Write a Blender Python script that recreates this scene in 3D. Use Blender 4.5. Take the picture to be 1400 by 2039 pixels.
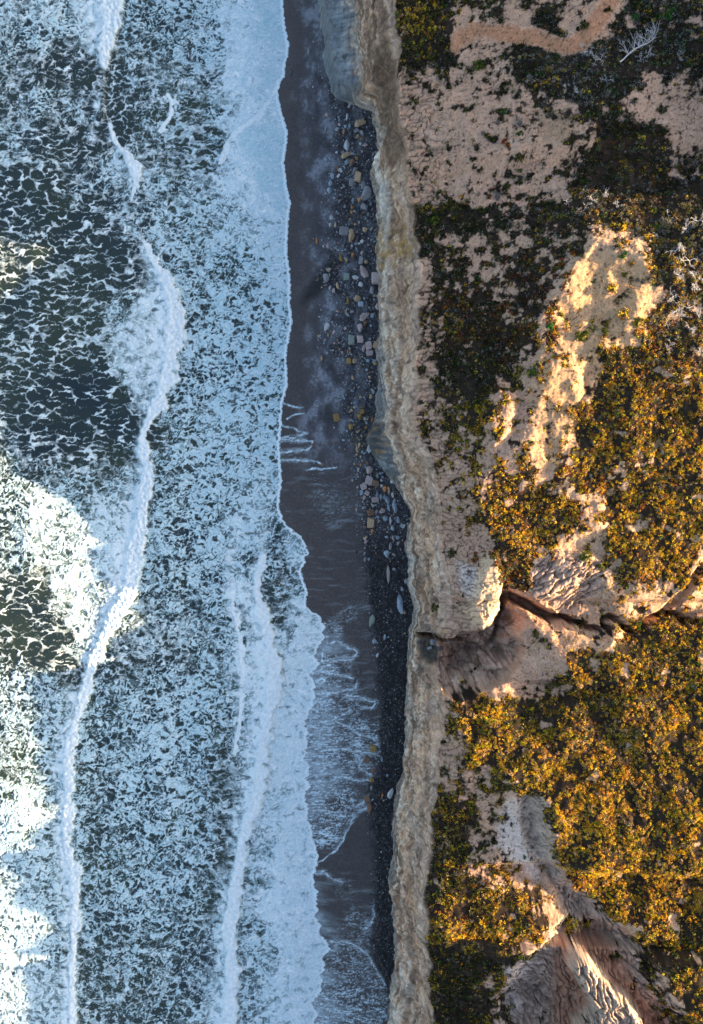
import bpy, math, random
import numpy as np
from mathutils import Vector, Matrix

for o in list(bpy.data.objects): bpy.data.objects.remove(o)
scene = bpy.context.scene

# ------------------------------------------------------------------ camera, sky, sun, exposure
cam_data = bpy.data.cameras.new("camera")
cam = bpy.data.objects.new("camera", cam_data); scene.collection.objects.link(cam)
cam.location = (0, 0, 120); cam.rotation_euler = (0, 0, 0)
cam_data.sensor_fit = 'VERTICAL'; cam_data.sensor_height = 24.0
cam_data.lens = 24.0 * 1568.5 / 2039.0
cam_data.clip_start = 1.0; cam_data.clip_end = 9000
scene.camera = cam
SUN_EL = math.atan(0.30)
world = bpy.data.worlds.new("World"); scene.world = world; world.use_nodes = True
nt = world.node_tree; nt.nodes.clear()
sky = nt.nodes.new('ShaderNodeTexSky'); sky.sky_type = 'NISHITA'; sky.sun_disc = False
sky.sun_elevation = SUN_EL; sky.sun_rotation = math.radians(90)
sky.air_density = 1.0; sky.dust_density = 3.0; sky.ozone_density = 1.0
bg = nt.nodes.new('ShaderNodeBackground'); bg.inputs['Strength'].default_value = 0.10
wo = nt.nodes.new('ShaderNodeOutputWorld')
nt.links.new(sky.outputs[0], bg.inputs[0]); nt.links.new(bg.outputs[0], wo.inputs[0])
sun_data = bpy.data.lights.new("sun", 'SUN'); sun_data.energy = 5.0; sun_data.angle = math.radians(0.5)
sun_data.color = (1.0, 0.71, 0.42)
sun = bpy.data.objects.new("sun", sun_data); scene.collection.objects.link(sun)
sun.rotation_euler = Vector((1, 0, 0.30)).to_track_quat('Z', 'Y').to_euler()
scene.view_settings.view_transform = 'Standard'; scene.view_settings.look = 'None'
scene.view_settings.exposure = 2.25; scene.view_settings.gamma = 1.0
scene.view_settings.use_curve_mapping = False
scene.cycles.max_bounces = 5; scene.cycles.diffuse_bounces = 3


# ------------------------------------------------------------------ world scale
CAM_H = 120.0
FPX = 1568.5                       # focal length in photograph pixels
def to_world(px, py, z=0.0):
    s = (CAM_H - z) / FPX
    return (px - 700.0) * s, (1019.5 - py) * s
def to_px(X, Y, z=0.0):
    s = FPX / (CAM_H - z)
    return 700.0 + X * s, 1019.5 - Y * s

# ------------------------------------------------------------------ noise tools
def _hash(ix, iy, seed):
    h = (ix.astype(np.int64) * 374761393 + iy.astype(np.int64) * 668265263 + seed * 1274126177) & 0xFFFFFFFF
    h = ((h ^ (h >> 13)) * 1274126177) & 0xFFFFFFFF
    h = (h ^ (h >> 16)) & 0xFFFFFFFF
    return h
def _rnd(ix, iy, seed):
    return (_hash(ix, iy, seed) & 0xFFFFFF).astype(np.float32) / np.float32(0xFFFFFF)
def vnoise(x, y, seed=0):
    """gradient noise in about -1..1"""
    ix = np.floor(x); iy = np.floor(y)
    fx = (x - ix).astype(np.float32); fy = (y - iy).astype(np.float32)
    ix = ix.astype(np.int64); iy = iy.astype(np.int64)
    u = fx * fx * fx * (fx * (fx * 6 - 15) + 10); v = fy * fy * fy * (fy * (fy * 6 - 15) + 10)
    def g(dx, dy):
        a = _rnd(ix + dx, iy + dy, seed) * np.float32(2 * math.pi)
        return np.cos(a) * (fx - dx) + np.sin(a) * (fy - dy)
    a = g(0, 0) * (1 - u) + g(1, 0) * u
    b = g(0, 1) * (1 - u) + g(1, 1) * u
    return (a * (1 - v) + b * v) * 1.5
def fbm(x, y, seed=0, octv=4, gain=0.5, lac=2.03):
    s = 0; a = 1.0; t = 0
    for i in range(octv):
        s = s + a * vnoise(x, y, seed + i * 17); t += a
        a *= gain; x = x * lac + 13.7; y = y * lac - 7.1
    return s / t
def ridged(x, y, seed=0, octv=3, gain=0.5):
    s = 0; a = 1.0; t = 0
    for i in range(octv):
        s = s + a * (1 - np.abs(vnoise(x, y, seed + i * 31)) * 2); t += a
        a *= gain; x = x * 2.1 + 3.1; y = y * 2.1 - 5.2
    return s / t
def worley(x, y, seed=0, cell=False):
    """returns F1, F2-F1 (F2-F1 ~ distance to the cell border)"""
    ix = np.floor(x).astype(np.int64); iy = np.floor(y).astype(np.int64)
    f1 = np.full(x.shape, 9.0, np.float32); f2 = f1.copy(); rid = f1.copy()
    for dx in (-1, 0, 1):
        for dy in (-1, 0, 1):
            cx = ix + dx; cy = iy + dy
            px_ = cx + _rnd(cx, cy, seed); py_ = cy + _rnd(cx, cy, seed + 91)
            d = np.hypot(px_ - x, py_ - y).astype(np.float32)
            n1 = np.minimum(f1, d)
            if cell: rid = np.where(d < f1, _rnd(cx, cy, seed + 333), rid)
            f2 = np.where(d < f1, f1, np.minimum(f2, d)); f1 = n1
    return (f1, f2 - f1, rid) if cell else (f1, f2 - f1)
def sstep(a, b, x):
    t = np.clip((x - a) / (b - a), 0, 1)
    return t * t * (3 - 2 * t)
def line(pts):
    """polyline given as (x, y) pairs -> x as a function of y"""
    p = sorted(pts, key=lambda q: q[1])
    ys = np.array([q[1] for q in p], float); xs = np.array([q[0] for q in p], float)
    return lambda y: np.interp(y, ys, xs)
def inside(poly, x, y):
    r = np.zeros(x.shape, bool); n = len(poly)
    for i in range(n):
        x0, y0 = poly[i]; x1, y1 = poly[(i + 1) % n]
        if y0 == y1: continue
        c = ((y0 > y) != (y1 > y)) & (x < (x1 - x0) * (y - y0) / (y1 - y0) + x0)
        r ^= c
    return r
def segdist(poly, x, y, closed=False):
    d = np.full(x.shape, 1e9, np.float32); t_at = np.zeros(x.shape, np.float32)
    n = len(poly); L = 0
    for i in range(n if closed else n - 1):
        x0, y0 = poly[i][:2]; x1, y1 = poly[(i + 1) % n][:2]
        vx, vy = x1 - x0, y1 - y0; l2 = vx * vx + vy * vy + 1e-9; l = math.sqrt(l2)
        t = np.clip(((x - x0) * vx + (y - y0) * vy) / l2, 0, 1)
        dd = np.hypot(x - x0 - t * vx, y - y0 - t * vy).astype(np.float32)
        m = dd < d
        t_at = np.where(m, L + t * l, t_at); d = np.where(m, dd, d); L += l
    return d, t_at
def sdpoly(poly, x, y):
    """signed distance, positive inside"""
    d, _ = segdist(poly, x, y, True)
    return np.where(inside(poly, x, y), d, -d)
def blend(ctrl, x, y, sx=60.0, sy=90.0, p=1.8):
    """smooth interpolation of control values [(px, py, v1, v2 ...)]"""
    num = None; den = 0
    for c in ctrl:
        d = ((x - c[0]) / sx) ** 2 + ((y - c[1]) / sy) ** 2
        w = (1.0 / (d + 0.15) ** p).astype(np.float32)
        v = [w * q for q in c[2:]]
        num = v if num is None else [a + b for a, b in zip(num, v)]
        den = den + w
    return [a / den for a in num]

# ------------------------------------------------------------------ the sea
SHORE = line([(558,-200),(562,0),(566,40),(575,92),(572,110),(568,124),(566,150),(556,162),(553,180),(556,205),(564,232),(572,262),
 (570,290),(565,318),(568,345),(572,375),(579,402),(574,430),(572,470),(571,505),(577,540),(578,575),(577,600),(581,640),
 (577,668),(570,700),(571,740),(572,768),(563,800),(560,840),(557,870),(557,905),(560,930),(561,960),(557,985),(556,1012),
 (562,1035),(574,1050),(598,1068),(610,1082),(614,1097),(606,1114),(601,1136),(603,1158),(610,1185),(612,1200),(622,1220),
 (646,1240),(648,1258),(640,1275),(634,1290),(630,1320),(624,1360),(622,1400),(618,1440),(614,1480),(618,1520),(614,1560),(610,1600),(618,1640),
 (628,1680),(632,1728),(622,1745),(628,1790),(636,1840),(652,1880),(650,1920),(640,1960),(634,2000),(634,2039),(630,2240)])
CREST_A1 = [(205,-160),(218,-20),(222,40),(212,90),(208,128)]
CREST_A2 = [(200,165),(204,200),(214,240),(228,280),(252,305),(268,335),(272,365),(262,392),(268,430),(285,480),(302,515),(325,540),
 (340,580),(350,625),(345,680),(338,720),(330,770),(312,815),(288,862),(284,890),(295,925),(288,980),(282,1040),(270,1100),
 (262,1160),(238,1215),(208,1270),(184,1320),(170,1380),(152,1440),(136,1495),(138,1530),(142,1570),(136,1620),(134,1680),
 (146,1740),(152,1800),(150,1860),(146,1920),(146,2039),(142,2240)]
A2_W = [(165,.5),(240,.9),(290,5),(340,9),(370,5),(395,.4),(470,.4),(515,6),(560,14),(620,17),(700,16),(800,14),(860,10),(930,14),(1040,13),
 (1160,16),(1230,15),(1300,10),(1400,10),(1500,9),(1600,9),(1750,10),(1900,8),(2039,7),(2240,7)]
CREST_B = [(528,1095),(522,1110),(514,1140),(512,1175),(522,1215),(536,1270),(545,1330),(542,1390),(530,1450),(524,1500),
 (516,1560),(498,1620),(482,1680),(474,1740),(462,1800),(455,1860),(462,1920),(460,1980),(456,2039),(450,2240)]
B_W = [(1095,3),(1150,8),(1250,13),(1400,15),(1500,14),(1600,12),(1700,12),(1800,14),(1900,14),(2039,14),(2240,13)]
CREST_C = [(556,158),(546,180),(532,205),(510,235),(470,262),(448,292),(440,325)]
CREST_D = [(336,190),(344,205),(340,235),(320,262)]
CREST_E = [(462,1180),(470,1230),(480,1290),(484,1350),(478,1420),(468,1500)]

# px, py, coverage, horizontal stretch, cell size in metres, smoothness
FOAM = [
 (0,30,.66,1.6,1.5,.3),(100,40,.70,1.5,1.5,.3),(180,60,.72,1.5,1.3,.5),(20,160,.42,1.8,1.6,.2),(120,135,.24,1.8,1.7,.0),(190,150,.18,1.5,1.6,.0),
 (60,210,.62,1.6,1.3,.3),(150,215,.50,1.6,1.3,.3),(250,180,.55,1.6,1.4,.2),(20,290,.45,2.4,1.5,.1),(110,290,.36,2.2,1.5,.1),(220,320,.66,1.4,1.1,.5),(180,380,.50,1.6,1.2,.3),
 (60,400,.20,3.0,2.0,.0),(140,440,.22,3.2,2.0,.0),(215,520,.12,3,2,.0),(30,520,.34,2.0,2.0,.0),(200,470,.36,2.0,1.6,.1),
 (270,40,.62,1.2,1.4,.1),(330,80,.60,1.3,1.4,.1),(400,60,.68,1.4,1.2,.3),(300,160,.55,1.8,1.6,.1),(380,170,.60,1.8,1.4,.1),
 (240,160,.22,1.4,1.6,.0),(240,240,.20,1.4,1.6,.0),(170,290,.25,2,1.6,.0),(300,240,.52,1.3,1.4,.3),(310,320,.48,1.8,1.5,.2),(370,240,.42,2.6,1.3,.0),(400,300,.45,2.4,1.3,.1),(350,380,.60,1.6,1.4,.2),
 (460,60,.86,1.8,.9,.5),(500,120,.92,1.8,.9,.7),(540,40,.98,1.8,.8,.9),(470,200,.82,1.8,.9,.5),(530,170,.96,1.8,.8,.9),(520,280,.97,1.8,.8,.9),(460,330,.88,1.8,1.0,.6),
 (550,360,.98,1.8,.8,.9),(300,440,.66,1.6,1.2,.2),(380,450,.72,1.5,1.2,.2),(440,440,.76,1.5,1.1,.4),(510,460,.82,1.5,.9,.5),(560,500,.90,1.5,.8,.5),
 (100,560,.30,2.6,1.9,.0),(200,560,.32,2.6,1.9,.0),(270,570,.34,1.6,1.8,.2),(60,620,.30,2.8,1.9,.0),(160,650,.28,3.0,1.9,.0),(230,620,.6,1.4,1.2,.5),
 (295,600,.76,1.2,1.0,.8),(245,700,.66,1.2,1.1,.7),(295,700,.78,1.2,1.1,.8),(60,720,.32,2.8,1.7,.0),(150,740,.14,3.4,2.4,.0),(215,790,.06,3.4,2.4,.0),(250,850,.04,3.4,2.4,.0),(60,800,.22,3.2,2.0,.0),
 (270,765,.68,1.2,1.2,.7),(130,830,.16,3.2,2.4,.0),(80,880,.36,2.0,1.7,.0),(160,900,.28,2.4,1.8,.0),(240,860,.18,2.4,2.4,.3),(200,940,.52,1.8,1.3,.2),(90,940,.42,1.6,1.5,.0),
 (390,560,.74,1.1,1.3,.2),(430,560,.62,1.1,1.5,.1),(500,600,.77,1.2,.9,.2),(555,640,.80,1.2,.8,.3),(390,680,.76,1.1,1.3,.2),(430,720,.72,1.1,1.3,.2),(500,740,.77,1.2,.9,.2),(550,780,.80,1.2,.8,.3),
 (370,820,.72,1.2,1.2,.2),(440,860,.80,1.1,1.1,.4),(520,880,.79,1.2,.9,.3),(340,930,.66,1.2,1.3,.1),(420,960,.76,1.1,1.1,.3),(510,980,.80,1.1,.9,.4),
 (220,1000,.76,1.2,1.1,.5),(140,960,.62,1.2,1.2,.3),(230,1090,.84,1.2,1.0,.5),(190,1060,.78,1.2,1.0,.5),
 (20,990,.66,1.2,1.0,.2),(80,1020,.80,1.2,.9,.5),(60,1090,.72,1.3,1.1,.3),(10,1100,.48,1.3,1.3,.2),(110,1110,.72,1.3,.9,.4),(150,1180,.82,1.3,.9,.5),(60,1180,.30,2.4,1.4,.1),(20,1180,.22,2.6,1.6,.0),
 (90,1230,.34,2.4,1.3,.1),(160,1260,.74,1.3,.9,.4),(30,1260,.12,2.4,1.8,.2),(60,1300,.02,2.0,2.4,.6),(120,1310,.10,2.0,2.4,.5),(10,1330,.42,1.3,1.2,.3),
 (30,1380,.74,1.2,1.0,.3),(90,1380,.66,1.2,1.1,.4),(60,1460,.72,1.2,1.1,.3),(110,1450,.70,1.2,1.1,.4),(10,1490,.50,1.3,1.3,.2),(90,1530,.66,1.2,1.1,.3),
 (30,1620,.86,1.2,.9,.4),(90,1640,.74,1.2,1.0,.4),(50,1720,.78,1.2,1.0,.4),(110,1780,.74,1.2,1.0,.4),(40,1850,.86,1.2,.9,.4),(60,1950,.80,1.2,.9,.5),(110,2000,.74,1.2,1.0,.5),
 (330,1010,.66,1.1,1.4,.1),(340,1080,.66,1.1,1.4,.1),(420,1060,.76,1.1,1.1,.3),(490,1060,.80,1.1,.9,.5),(350,1160,.64,1.2,1.4,.1),(430,1160,.70,1.2,1.2,.3),(490,1180,.84,1.2,1.0,.7),
 (300,1240,.56,1.8,1.2,.1),(270,1310,.46,1.9,1.3,.1),(360,1300,.54,1.6,1.3,.1),(430,1270,.62,1.4,1.2,.2),(230,1380,.58,1.4,1.3,.1),(320,1390,.72,1.2,1.2,.2),(400,1380,.72,1.2,1.2,.2),
 (500,1330,.86,1.1,1.0,.8),(460,1340,.62,1.1,1.2,.5),(200,1470,.60,1.2,1.4,.1),(300,1480,.76,1.2,1.2,.2),(400,1480,.72,1.2,1.2,.2),(450,1500,.46,1.4,1.3,.3),
 (200,1570,.60,1.3,1.3,.1),(300,1570,.70,1.2,1.3,.1),(390,1590,.70,1.3,1.2,.2),(450,1580,.42,2.2,1.2,.3),(200,1680,.60,1.3,1.3,.1),(300,1680,.66,1.2,1.3,.1),(390,1690,.66,1.2,1.2,.2),(440,1690,.38,2.2,1.2,.3),
 (200,1800,.58,1.2,1.4,.1),(300,1790,.68,1.2,1.3,.1),(380,1800,.58,1.2,1.3,.2),(430,1800,.50,1.3,1.3,.4),(180,1900,.46,1.2,1.5,.1),(260,1900,.52,1.2,1.4,.1),(340,1890,.60,1.2,1.2,.2),(400,1900,.46,1.2,1.3,.3),
 (190,2000,.44,1.2,1.5,.1),(280,2010,.52,1.2,1.4,.1),(370,2000,.48,1.2,1.4,.3),(420,1990,.72,1.2,1.0,.6),
 (545,1110,.52,1.2,1.0,.3),(545,1180,.40,2.2,1.0,.1),(570,1150,.60,1.6,.9,.3),(590,1100,.78,1.4,.8,.5),(580,1230,.66,1.6,1.0,.5),(610,1240,.88,1.5,.9,.7),(570,1290,.72,1.4,1.0,.5),(600,1310,.86,1.4,.9,.7),
 (570,1400,.82,1.5,1.0,.7),(600,1400,.84,1.5,1.0,.7),(565,1500,.86,1.5,1.0,.7),(600,1520,.88,1.5,1.0,.8),(540,1600,.80,1.5,1.1,.6),(590,1620,.86,1.5,1.0,.8),(520,1690,.70,1.5,1.2,.5),(590,1700,.88,1.5,1.0,.8),
 (510,1780,.74,1.5,1.2,.5),(570,1800,.88,1.5,1.1,.8),(620,1800,.88,1.5,1.0,.8),(510,1880,.70,1.5,1.3,.4),(580,1890,.82,1.5,1.2,.7),(630,1900,.86,1.5,1.0,.8),(500,1990,.70,1.5,1.3,.4),(580,1990,.84,1.5,1.2,.7),(620,2020,.88,1.5,1.0,.8)]

def crest_field(pts, widths, px, py):
    """x offset from the crest line and its half width, both in pixels (widths None -> constant)"""
    d, t = segdist(pts, px, py)
    return d, t

def foam_field(X, Y):
    """foam cover 0..1, whiteness 0..1 and height of the sea at world points"""
    px, py = to_px(X, Y)
    px = px.astype(np.float32); py = py.astype(np.float32)
    # the zones get ragged borders
    jx = px + 60 * fbm(X / 4.5, Y / 4.5, 3, 4, .6); jy = py + 75 * fbm(X / 4.5, Y / 4.5, 7, 4, .6)
    cov, st, cs, sm = blend(FOAM, jx, jy, 50.0, 55.0, 2.0)
    # turbulent domain warp
    wx = 0.55 * fbm(X / 2.6, Y / 2.6, 11, 3) + 0.22 * fbm(X / .8, Y / .8, 12, 2)
    wy = 0.55 * fbm(X / 2.6, Y / 2.6, 21, 3) + 0.22 * fbm(X / .8, Y / .8, 22, 2)
    wf = .80 + .20 * sstep(.38, .62, cov)
    U = X + wx * 2.3 * wf; V = Y + wy * 1.9 * wf + 0.05 * X
    kst = sstep(1.35, 2.3, st + .5 * fbm(X / 3, Y / 3, 41, 2))
    fib = ridged(X / .75 + 2.4 * wx, Y / .5 + 2.6 * wy, 91, 3)
    thick = fbm(X / 1.7, Y / 1.7, 81, 3)
    patch = .6 * fbm(X / 4.5, Y / 3.4, 83, 3) + .7 * fbm(X / 3.6 + .8 * wx, Y / 1.3 + .8 * wy, 84, 3)
    c = np.clip(cov + .12 * thick + .27 * patch * (1 - .7 * sm), 0, 1.1)
    R = np.interp(c, [0, .2, .35, .5, .65, .8, .9, 1.0, 1.1], [2.4, 1.8, 1.15, .76, .52, .36, .25, .14, .0]).astype(np.float32)
    th = np.interp(c, [0, .2, .4, .6, .8, 1.0], [.10, .11, .13, .17, .2, .24]).astype(np.float32)
    def holes(size, seed, kr, kt, sf=.10):
        out = []
        for sx, sy, o in ((size * 1.1, size * .80, 0), (size * 2.3, size * .78, 5)):
            f1, e, r = worley(U / sx, V / sy, seed + o, True)
            r = kr * R * (.35 + 1.0 * r)
            t_ = kt * th * (.5 + 1.0 * sstep(-.5, .6, thick))
            out.append((1 - sstep(r - sf, r + sf, f1 + .10 * fib)) * sstep(t_, t_ + sf * .8, e + .04 * fib))
        return out[0] * (1 - kst) + out[1] * kst
    szk = sstep(-.25, .30, fbm(X / 3.7, Y / 3.7, 87, 3)) * sstep(.35, .55, c)
    hL = np.where(szk > .5, holes(.80, 55, 1.1, .9, .08), holes(1.32, 51, 1.0, .8, .06))
    hM = holes(.52, 61, 1.0, 1.1, .14)
    hS = holes(.30, 71, .8, 1.2, .25)
    big = sstep(-.25, .35, fbm(X / 3.1, Y / 3.1, 85, 2) + .25)
    lacy = sstep(.62, .3, c)
    body = 1 - hL * (.75 + .25 * np.maximum(big, lacy))
    body = np.minimum(body, 1 - hM * (.92 - .35 * big * (1 - lacy)))
    # at low cover the fine web survives only as faint threads inside the wide cells
    finelace = (1 - hM) * .50 * sstep(.22, .5, c) + (1 - hS) * .25 * sstep(.4, .6, c)
    amp = np.clip(sstep(-.45, .25, fbm(X / 2.8, Y / 1.6, 89, 3) + 1.3 * c - .10) * (.75 + .8 * thick), 0, 1)
    body_l = np.maximum((1 - hL) * amp, finelace * sstep(-.2, .4, thick + .1))
    base = body * (1 - lacy) + body_l * lacy
    base = base * (1 - .42 * hS * sstep(1.0, .6, c) * (1 - lacy) - .22 * hS * lacy)
    billow = np.clip(.66 + .95 * fbm(U / 1.3, V / 1.1, 95, 4) + .25 * fib + (c - .7) * 1.3, 0, 1)
    veil = np.clip(c * .55 - .20 + .2 * fbm(X / 1.1, Y / .8, 101, 3), 0, .4)
    strk = ridged(U / 1.9, V / .30, 97, 3) * kst + ridged(U / .8, V / .45, 98, 3) * (1 - kst)
    base = base * (1 - .38 * sstep(.55, -.15, strk) * sstep(1.0, .7, c) * (1 - .7 * lacy)) + (1 - base) * .34 * sstep(.45, .95, strk) * sstep(.08, .5, c)
    cover = np.maximum(base * (.80 + .20 * sstep(-.3, .7, fib)), veil * .45)
    # broken water behind a crest and the thin sheet near the shore are smoother
    solid = sstep(.25, .8, sm) * sstep(.45, .7, c)
    shore_k = sstep(.86, .97, cov)
    mix = solid * (1 - shore_k) * .85
    cover = cover * (1 - mix) + billow * mix
    cover = cover * (1 - shore_k * .55) + shore_k * .55 * (.90 + .10 * fib)
    rimL = np.clip(1 - np.abs(hL - .35) / .35, 0, 1)
    rimM = np.clip(1 - np.abs(hM - .3) / .3, 0, 1)
    white = .0 + .45 * sstep(.35, .95, fib) * base + .75 * rimL * base + .45 * rimM * base + .30 * sstep(.5, .95, strk) * base + .35 * lacy + .45 * mix * billow
    h = -.10 + .10 * base + .05 * fib * base
    # crests
    jag = 3.0 * vnoise(X / .5, Y / .5, 111) + 7 * vnoise(X / 1.5, Y / 1.3, 112) + 7 * vnoise(X / 4.0, Y / 3.6, 113)
    lump = 1 - worley(X / .62, Y / .62, 121)[0] ; lump2 = 1 - worley(X / .3, Y / .3, 122)[0]
    def crest(pts, w, h0, fade=60, soft=1.0):
        nonlocal cover, white, h
        d, t = segdist(pts, px + jag * .7, py)
        ln = line(pts)
        side = px - ln(py)
        ww = np.interp(py, [q[0] for q in w], [q[1] for q in w]) if isinstance(w, list) else w
        ww = ww * (1 + .40 * vnoise(X * 0 + 1.3, Y / 3.1, 114) + .30 * vnoise(X * 0 + 2.3, Y / 1.1, 116))
        dl = d + np.where(side < 0, .5 * jag + ww * .35 * fbm(X / .9, Y / .9, 115, 2), jag * .40)
        core = 1 - sstep(ww * np.where(side < 0, .45, .9), ww * np.where(side < 0, 1.5, 1.05) + 1.2, dl)
        back = np.exp(-np.clip(-side - ww * .5, 0, None) / 30.0) * (side < 0) * (d < 110)
        cover = np.maximum(cover, core * (.93 + .07 * lump) * sstep(.2, 2.0, ww))
        white = np.maximum(white * (1 - core), core * np.clip(.62 + .35 * lump2 * lump + .45 * fbm(X / .5, Y / .5, 117, 3), 0, 1))
        hh = h0 * np.minimum(ww / 10.0, 1.2)
        h = h + hh * (core * (.55 + .45 * lump + .15 * lump2) + .55 * back * (1 - core)) * (d < 130)
        soft_ = soft * sstep(.8, 5, ww)
        rim = soft_ * np.exp(-((side + ww * 1.3) / (ww * 1.6 + 6)) ** 2) * (d < 90)
        cover = np.maximum(cover, rim * np.clip(-.1 + 1.25 * billow, 0, .95))
        white = np.maximum(white, rim * np.clip(billow * 1.5 - .55, 0, .8))
    crest(CREST_A1, [(-160,20),(60,19),(100,17),(128,8)], .7)
    crest(CREST_A2, A2_W, .5)
    crest(CREST_B, B_W, .5, soft=.9)
    crest(CREST_C, 4, .25, soft=.3)
    crest(CREST_D, 4, .3, soft=.3)
    crest(CREST_E, 4, .3, soft=.8)
    # bright bead along the edge of the swash
    rag = np.interp(py, [1000, 1060, 1200, 1270, 1580, 1640, 1720, 1780, 2039], [0, 8, 10, 26, 26, 12, 10, 18, 22])
    ds = SHORE(py + 4 * vnoise(X / .8, Y / .8, 131)) + 2.5 * vnoise(Y / .45, X / 2, 132) + rag * (fbm(Y / 2.6, X / 9.0, 133, 4, .65) - .1) - px
    bead = np.exp(-((ds - 3.0) / 2.6) ** 2)
    cover = np.maximum(cover, bead * .97)
    white = np.maximum(white, bead * .95)
    # swell
    h = h + .18 * np.sin(px / 38.0 + 1.2 * fbm(X / 14, Y / 22, 141, 2) * 3) * sstep(560, 380, px)
    h = h + .07 * fbm(X / 2.2, Y / 3.0, 142, 3)
    return np.clip(cover, 0, 1), np.clip(white, 0, 1.1), h, ds
# ------------------------------------------------------------------ the land
T = 0.30                                        # tangent of the sun's elevation
def wline(pts, z):                              # picture polyline at height z -> X as a function of Y
    q = [to_world(x, y, z) for x, y in pts]
    return line(q)
BASE_PX = [(625,-200),(632,0),(640,60),(646,120),(655,170),(668,196),(700,208),(735,222),(750,260),(748,300),(742,340),(745,380),(750,440),
 (748,500),(752,560),(755,610),(752,660),(748,700),(750,760),(744,810),(738,850),(730,880),(745,915),(770,945),(790,965),(806,990),
 (816,1020),(808,1060),(808,1120),(812,1170),(818,1200),(822,1230),(816,1280),(812,1330),(806,1380),(810,1440),(808,1500),(796,1550),(784,1600),
 (780,1650),(782,1700),(776,1760),(778,1820),(780,1870),(786,1920),(776,1980),(776,2039),(774,2240)]
SHELF_PX = [(690,-200),(692,0),(700,60),(706,120),(712,170),(722,205),(742,215),(752,260),(749,300),(744,340),(748,380),(754,440),
 (754,500),(756,560),(762,620),(764,660),(764,700),(766,760),(766,820),(770,860),(772,890),(785,920),(796,945),(800,968),(808,992),
 (818,1020),(811,1060),(811,1120),(815,1170),(821,1200),(826,1230),(822,1280),(818,1330),(812,1380),(815,1440),(813,1500),(803,1550),(792,1600),
 (788,1650),(790,1700),(786,1760),(788,1820),(792,1870),(795,1920),(786,1980),(784,2039),(780,2240)]
TOP_PX = [(785,-200),(790,0),(796,80),(797,150),(800,200),(803,250),(814,290),(822,340),(828,400),(836,460),(842,520),(842,600),(838,680),
 (834,740),(832,800),(838,850),(850,890),(862,920),(876,970),(884,1020),(892,1080),(900,1130),(912,1180),(910,1230),(896,1262),(888,1290),
 (884,1330),(880,1380),(884,1420),(880,1470),(874,1520),(870,1580),(866,1640),(864,1700),(856,1760),(852,1800),(856,1860),(858,1940),(864,2039),(870,2240)]
_b = wline(BASE_PX, 1.6); _s = wline(SHELF_PX, 5.0); _t = wline(TOP_PX, 17.0)
def _jag(Y, a, seed): Y = np.asarray(Y, float); return a * (fbm(Y / 4.0, Y * 0 + .37, seed, 4, .62))
BASE = lambda Y: _b(Y) + _jag(Y, .95, 71)
SHELF = lambda Y: _s(Y) + _jag(Y, .95, 71) * .7 + _jag(Y, .6, 75)
TOP = lambda Y: _t(Y) + _jag(Y, 1.0, 79)
# how far out over the sea each row of the land throws its shadow (photograph row at sea level, photograph x)
EDGE = [(-60,-600),(-60,425),(12,450),(24,480),(10,515),(-8,540),(-6,700),(-4,780),(2,860),(0,935),(30,955),(90,975),(135,1000),(180,1050),
 (203,1100),(208,1150),(235,1168),(298,1176),(300,1200),(275,1230),(215,1275),(185,1312),(130,1322),(78,1334),(56,1350),(58,1385),(84,1420),(66,1460),(58,1500),
 (84,1530),(96,1580),(92,1640),(60,1690),(10,1706),(38,1742),(46,1762),(8,1785),(8,1798),(62,1822),(88,1850),(60,1880),(0,1902),(-40,1930),(-60,2039),(-60,2600)]
WROW = line([((700 - x) / 13.07, (1019.5 - y) / 13.07) for x, y in EDGE])
LEFTLIT = wline([(1160,-200),(1160,420),(1150,540),(1092,600),(1062,650),(1075,700),(1050,760),(985,800),(980,870),(955,930),(950,1000),(970,1050),(955,1110),(925,1190),(940,1240),(1085,1262),(1110,1310),(1100,1360),(905,1390),(900,1440),(930,1510),(1040,1560),(1100,1640),(1105,1715),(870,1745),(870,1880),(1135,1890),(1170,1960),(1190,2040),(1190,2300)], 20)
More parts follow.
